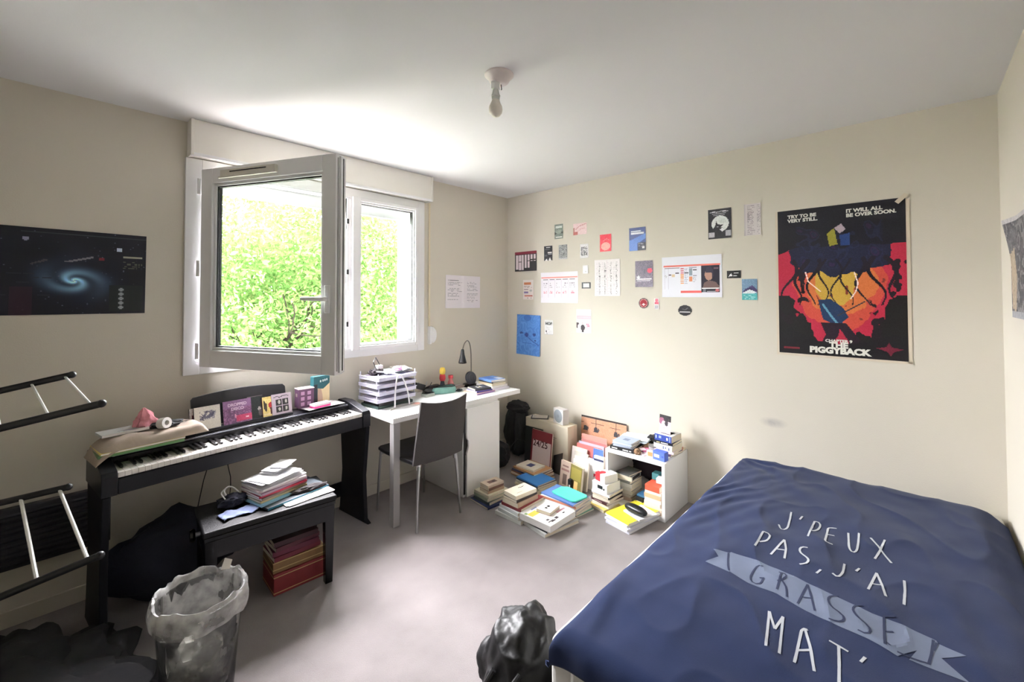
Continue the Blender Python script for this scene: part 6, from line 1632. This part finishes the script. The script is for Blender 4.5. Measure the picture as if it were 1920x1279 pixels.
# treble end
papers('sheet_of_paper', *pp(1.045, .20, ZP + .0065)[:], PR, .25, .12, 2, [(226, 232, 234), (236, 234, 236)], 'white papers lying at the treble end of the piano', seed=11, t=.001, spread=.008)
q = pp(.955, .245, ZP + .0115)
ab = empty('photo_box', q, PR + R_(-6), 'purple patterned box standing at the treble end of the piano', 'box')
m = MB(); m.bx(-.048, .048, -.034, .034, 0, .118, cmat((84, 52, 80))); m.build('box_body', ab, bevel=.0015)
m = MB(); m.bx(-.0495, .0495, -.0355, .0355, .118, .123, cmat((206, 200, 196))); m.build('lid', ab)
m = MB()
for i in range(3):
    for j in range(2): m.bx(-.034 + .040 * j, -.012 + .040 * j, -.0347, -.034, .014 + .034 * i, .036 + .034 * i, cmat((168, 130, 160)))
m.bx(-.0487, -.048, -.012, .012, .07, .09, cmat((150, 140, 130))); m.build('printed_pattern', ab)
q = pp(1.070, .262, ZP + .0115)
tb = empty('game_box', q, PR + R_(4), 'tall teal and cream box standing at the treble end of the piano', 'box')
m = MB(); m.bx(-.058, .058, -.020, .020, 0, .182, cmat((24, 84, 92))); m.build('box_body', tb, bevel=.0015)
m = MB(); m.prism([(-.030, .002), (.0575, .002), (.0575, .128), (.010, .095), (-.030, .102)], 0, .0006, cmat((226, 206, 164)), Matrix.Translation((0, -.0202, 0)) @ Matrix.Rotation(PI / 2, 4, 'X')); m.prism([(-.030, .002), (.010, .002), (.004, .06), (-.006, .098), (-.030, .098)], 0, .0006, cmat((190, 158, 138)), Matrix.Translation((0, -.0208, 0)) @ Matrix.Rotation(PI / 2, 4, 'X'))
m.bx(-.0585, -.058, -.018, .018, .0, .12, BLACK); m.bx(-.058, -.032, -.0207, -.020, .0, .13, cmat((18, 30, 40)))
for i, (a, b2) in enumerate([(-.01, .006), (.008, .004), (.022, .007), (.036, .004)]): m.box((a, -.0212, .148 + .002 * i), (.010, .0008, .014), cmat((214, 226, 226)))
m.build('printed_panel', tb)
slab('pink_white_case', *pp(1.020, .165, ZP + .0115)[:], PR + R_(6), (.115, .055, .012), (216, 60, 140), 'magenta case with a white lid on the papers', 'case', lambda m: m.bx(-.060, .060, -.030, .028, .012, .026, cmat((240, 230, 236))))

# ------------------------------------------------------------------ on and under the bench
zb = .4525
q = bp_(.10, .03, zb); book(q.x, q.y, q.z, BR + R_(16), .33, .235, .012, (54, 66, 76), 'dark blue-grey portfolio under the paper stack on the bench', 'portfolio', pages=cmat((70, 150, 180)), name='portfolio')
q = bp_(.035, .04, zb + .0125)
book(q.x - .045, q.y, q.z, BR + R_(20), .16, .22, .006, (150, 206, 232), 'light blue plastic sleeve under the paper stack', 'sleeve', pages=cmat((190, 226, 240)), name='plastic_sleeve')
z = q.z + .007
for k, (w2, d2, T, cc, lab) in enumerate([(.250, .185, .010, (214, 196, 150), 'straw coloured workbook'), (.250, .180, .012, (150, 130, 120), 'grey-brown workbook'), (.252, .182, .010, (186, 40, 70), 'crimson workbook'), (.250, .180, .012, (170, 140, 160), 'mauve workbook'), (.250, .178, .010, (206, 190, 196), 'pale pink workbook'), (.245, .180, .008, (236, 234, 236), 'white workbook')]):
    book(q.x + .012, q.y + .02, z, BR + R_(18 + [0, 3, -2, 2, -3, 4][k]), w2, d2, T, cc, f'{lab}, {NUM[k] if k < 5 else "topmost"} of the stack on the bench', group='workbooks stacked on the bench', spine='-y', pages=PAPERW); z += T + .0006
papers('letters', q.x + .010, q.y + .02, z, BR + R_(22), .21, .15, 6, [(242, 242, 244), (236, 236, 240)], 'bright white letters fanned on the bench stack', seed=21, t=.0035, spread=.018)
papers('letters', q.x + .055, q.y + .045, z + .024, BR + R_(40), .12, .09, 5, [(244, 244, 246), (238, 238, 240)], 'small white envelopes on top of the letters', seed=22, t=.005, spread=.022)
q = bp_(.165, -.06, zb)
papers('magazine', q.x, q.y, zb, BR + R_(8), .24, .14, 2, [(236, 214, 210), (240, 232, 230)], 'pinkish open magazine beside the bench stack', 'magazine', seed=23, t=.002, spread=.004)
q = bp_(.19, -.035, zb + .012)
crumple('folded_umbrella', (q.x, q.y, zb + .020), (.085, .026, .014), (30, 22, 24), 'rolled dark cloth lying on the magazine', 'cloth', 24)
m = MB(); m.blob((0, 0, 0), (.065, .045, .030), mat('sock_dark', (32, 34, 48), .95, vary=.2, scale=80, bump=.4), 4, .3, 2.2, 5, ridges=.3); tag(m.build('dark_sock', loc=bp_(-.145, .055, zb + .028)), 'dark crumpled sock near the end of the bench', 'sock')
m = MB(); m.tube(smooth_path([(-.03, -.02, .0), (-.02, .02, .022), (.01, .035, .03), (.03, .02, .02), (.035, -.01, .0)], 6), .004, WT, 8); m.tube(smooth_path([(-.045, -.02, .0), (-.035, .02, .018), (-.005, .035, .026)], 6), .003, WT, 8); tag(m.build('white_straps', loc=bp_(-.150, .075, zb + .048), rz=.4), 'pair of thin white straps over the dark sock', 'strap')
m = MB(); m.smooth = True
vs = []; fs = []
for j in range(15):
    for i in range(31):
        u = i / 30; v = j / 14
        vs.append(((u - .5) * .17, (v - .5) * .085 + .012 * math.sin(u * 7), .006 + .010 * abs(noise.noise(Vector((u * 6, v * 4, 3)))) + .006 * (.5 + .5 * math.sin(u * 16 + v * 3))))
for j in range(14):
    for i in range(30): a = j * 31 + i; fs.append((a, a + 1, a + 32, a + 31))
m.add(vs, fs, mat('pale_blue_cloth', (128, 140, 176), .9, vary=.15, scale=40)); o = m.build('blue_cloth', loc=bp_(-.130, -.055, zb - .002), rz=BR + R_(14)); o.modifiers.new('t', 'SOLIDIFY').thickness = .003
tag(o, 'pale blue patterned cloth on the bench end', 'cloth')
# crates of scores underneath
RB_ = mat('score_box_red', (128, 42, 46), .6, vary=.15, scale=30); GT = mat('score_trim', (186, 160, 110), .6)
def score_box(x, y, z, rz, s, col, label, trim):
    m = MB(); m.bx(-s[0] / 2, s[0] / 2, -s[1] / 2, s[1] / 2, 0, s[2], col)
    o = m.build('storage_box', loc=(x, y, z), rz=rz, bevel=.003); tag(o, label, 'box')
    m = MB(); h = s[2]
    for zz_ in trim: m.bx(-s[0] / 2 - .0006, s[0] / 2 + .0006, -s[1] / 2 - .0006, s[1] / 2 + .0006, h * zz_, h * zz_ + .004, GT)
    m.build('trim_band', o)
score_box(-2.272, -.590, 0, R_(-3), (.255, .19, .105), RB_, 'dark red box with gold lines on the floor under the bench', (.12, .85))
score_box(-2.275, -.585, .106, R_(-4), (.25, .185, .055), mat('score_box_olive', (126, 96, 60), .6, vary=.15), 'olive brown box on the dark red box under the bench', (.3, .92))
stack(-2.285, -.585, .1618, R_(-2), [(.23, .17, .022, (110, 30, 48), 'Dark red music score', dict(spine='-y', dr=2)), (.225, .165, .024, (96, 28, 52), 'Plum music score', dict(spine='-y', dr=-3)), (.22, .16, .020, (84, 30, 44), 'Wine red music score', dict(spine='-y', dr=4)), (.215, .16, .024, (60, 26, 36), 'Blackish red music score', dict(spine='-y', dr=-2))], 'the red scores under the bench', 'music scores under the bench')
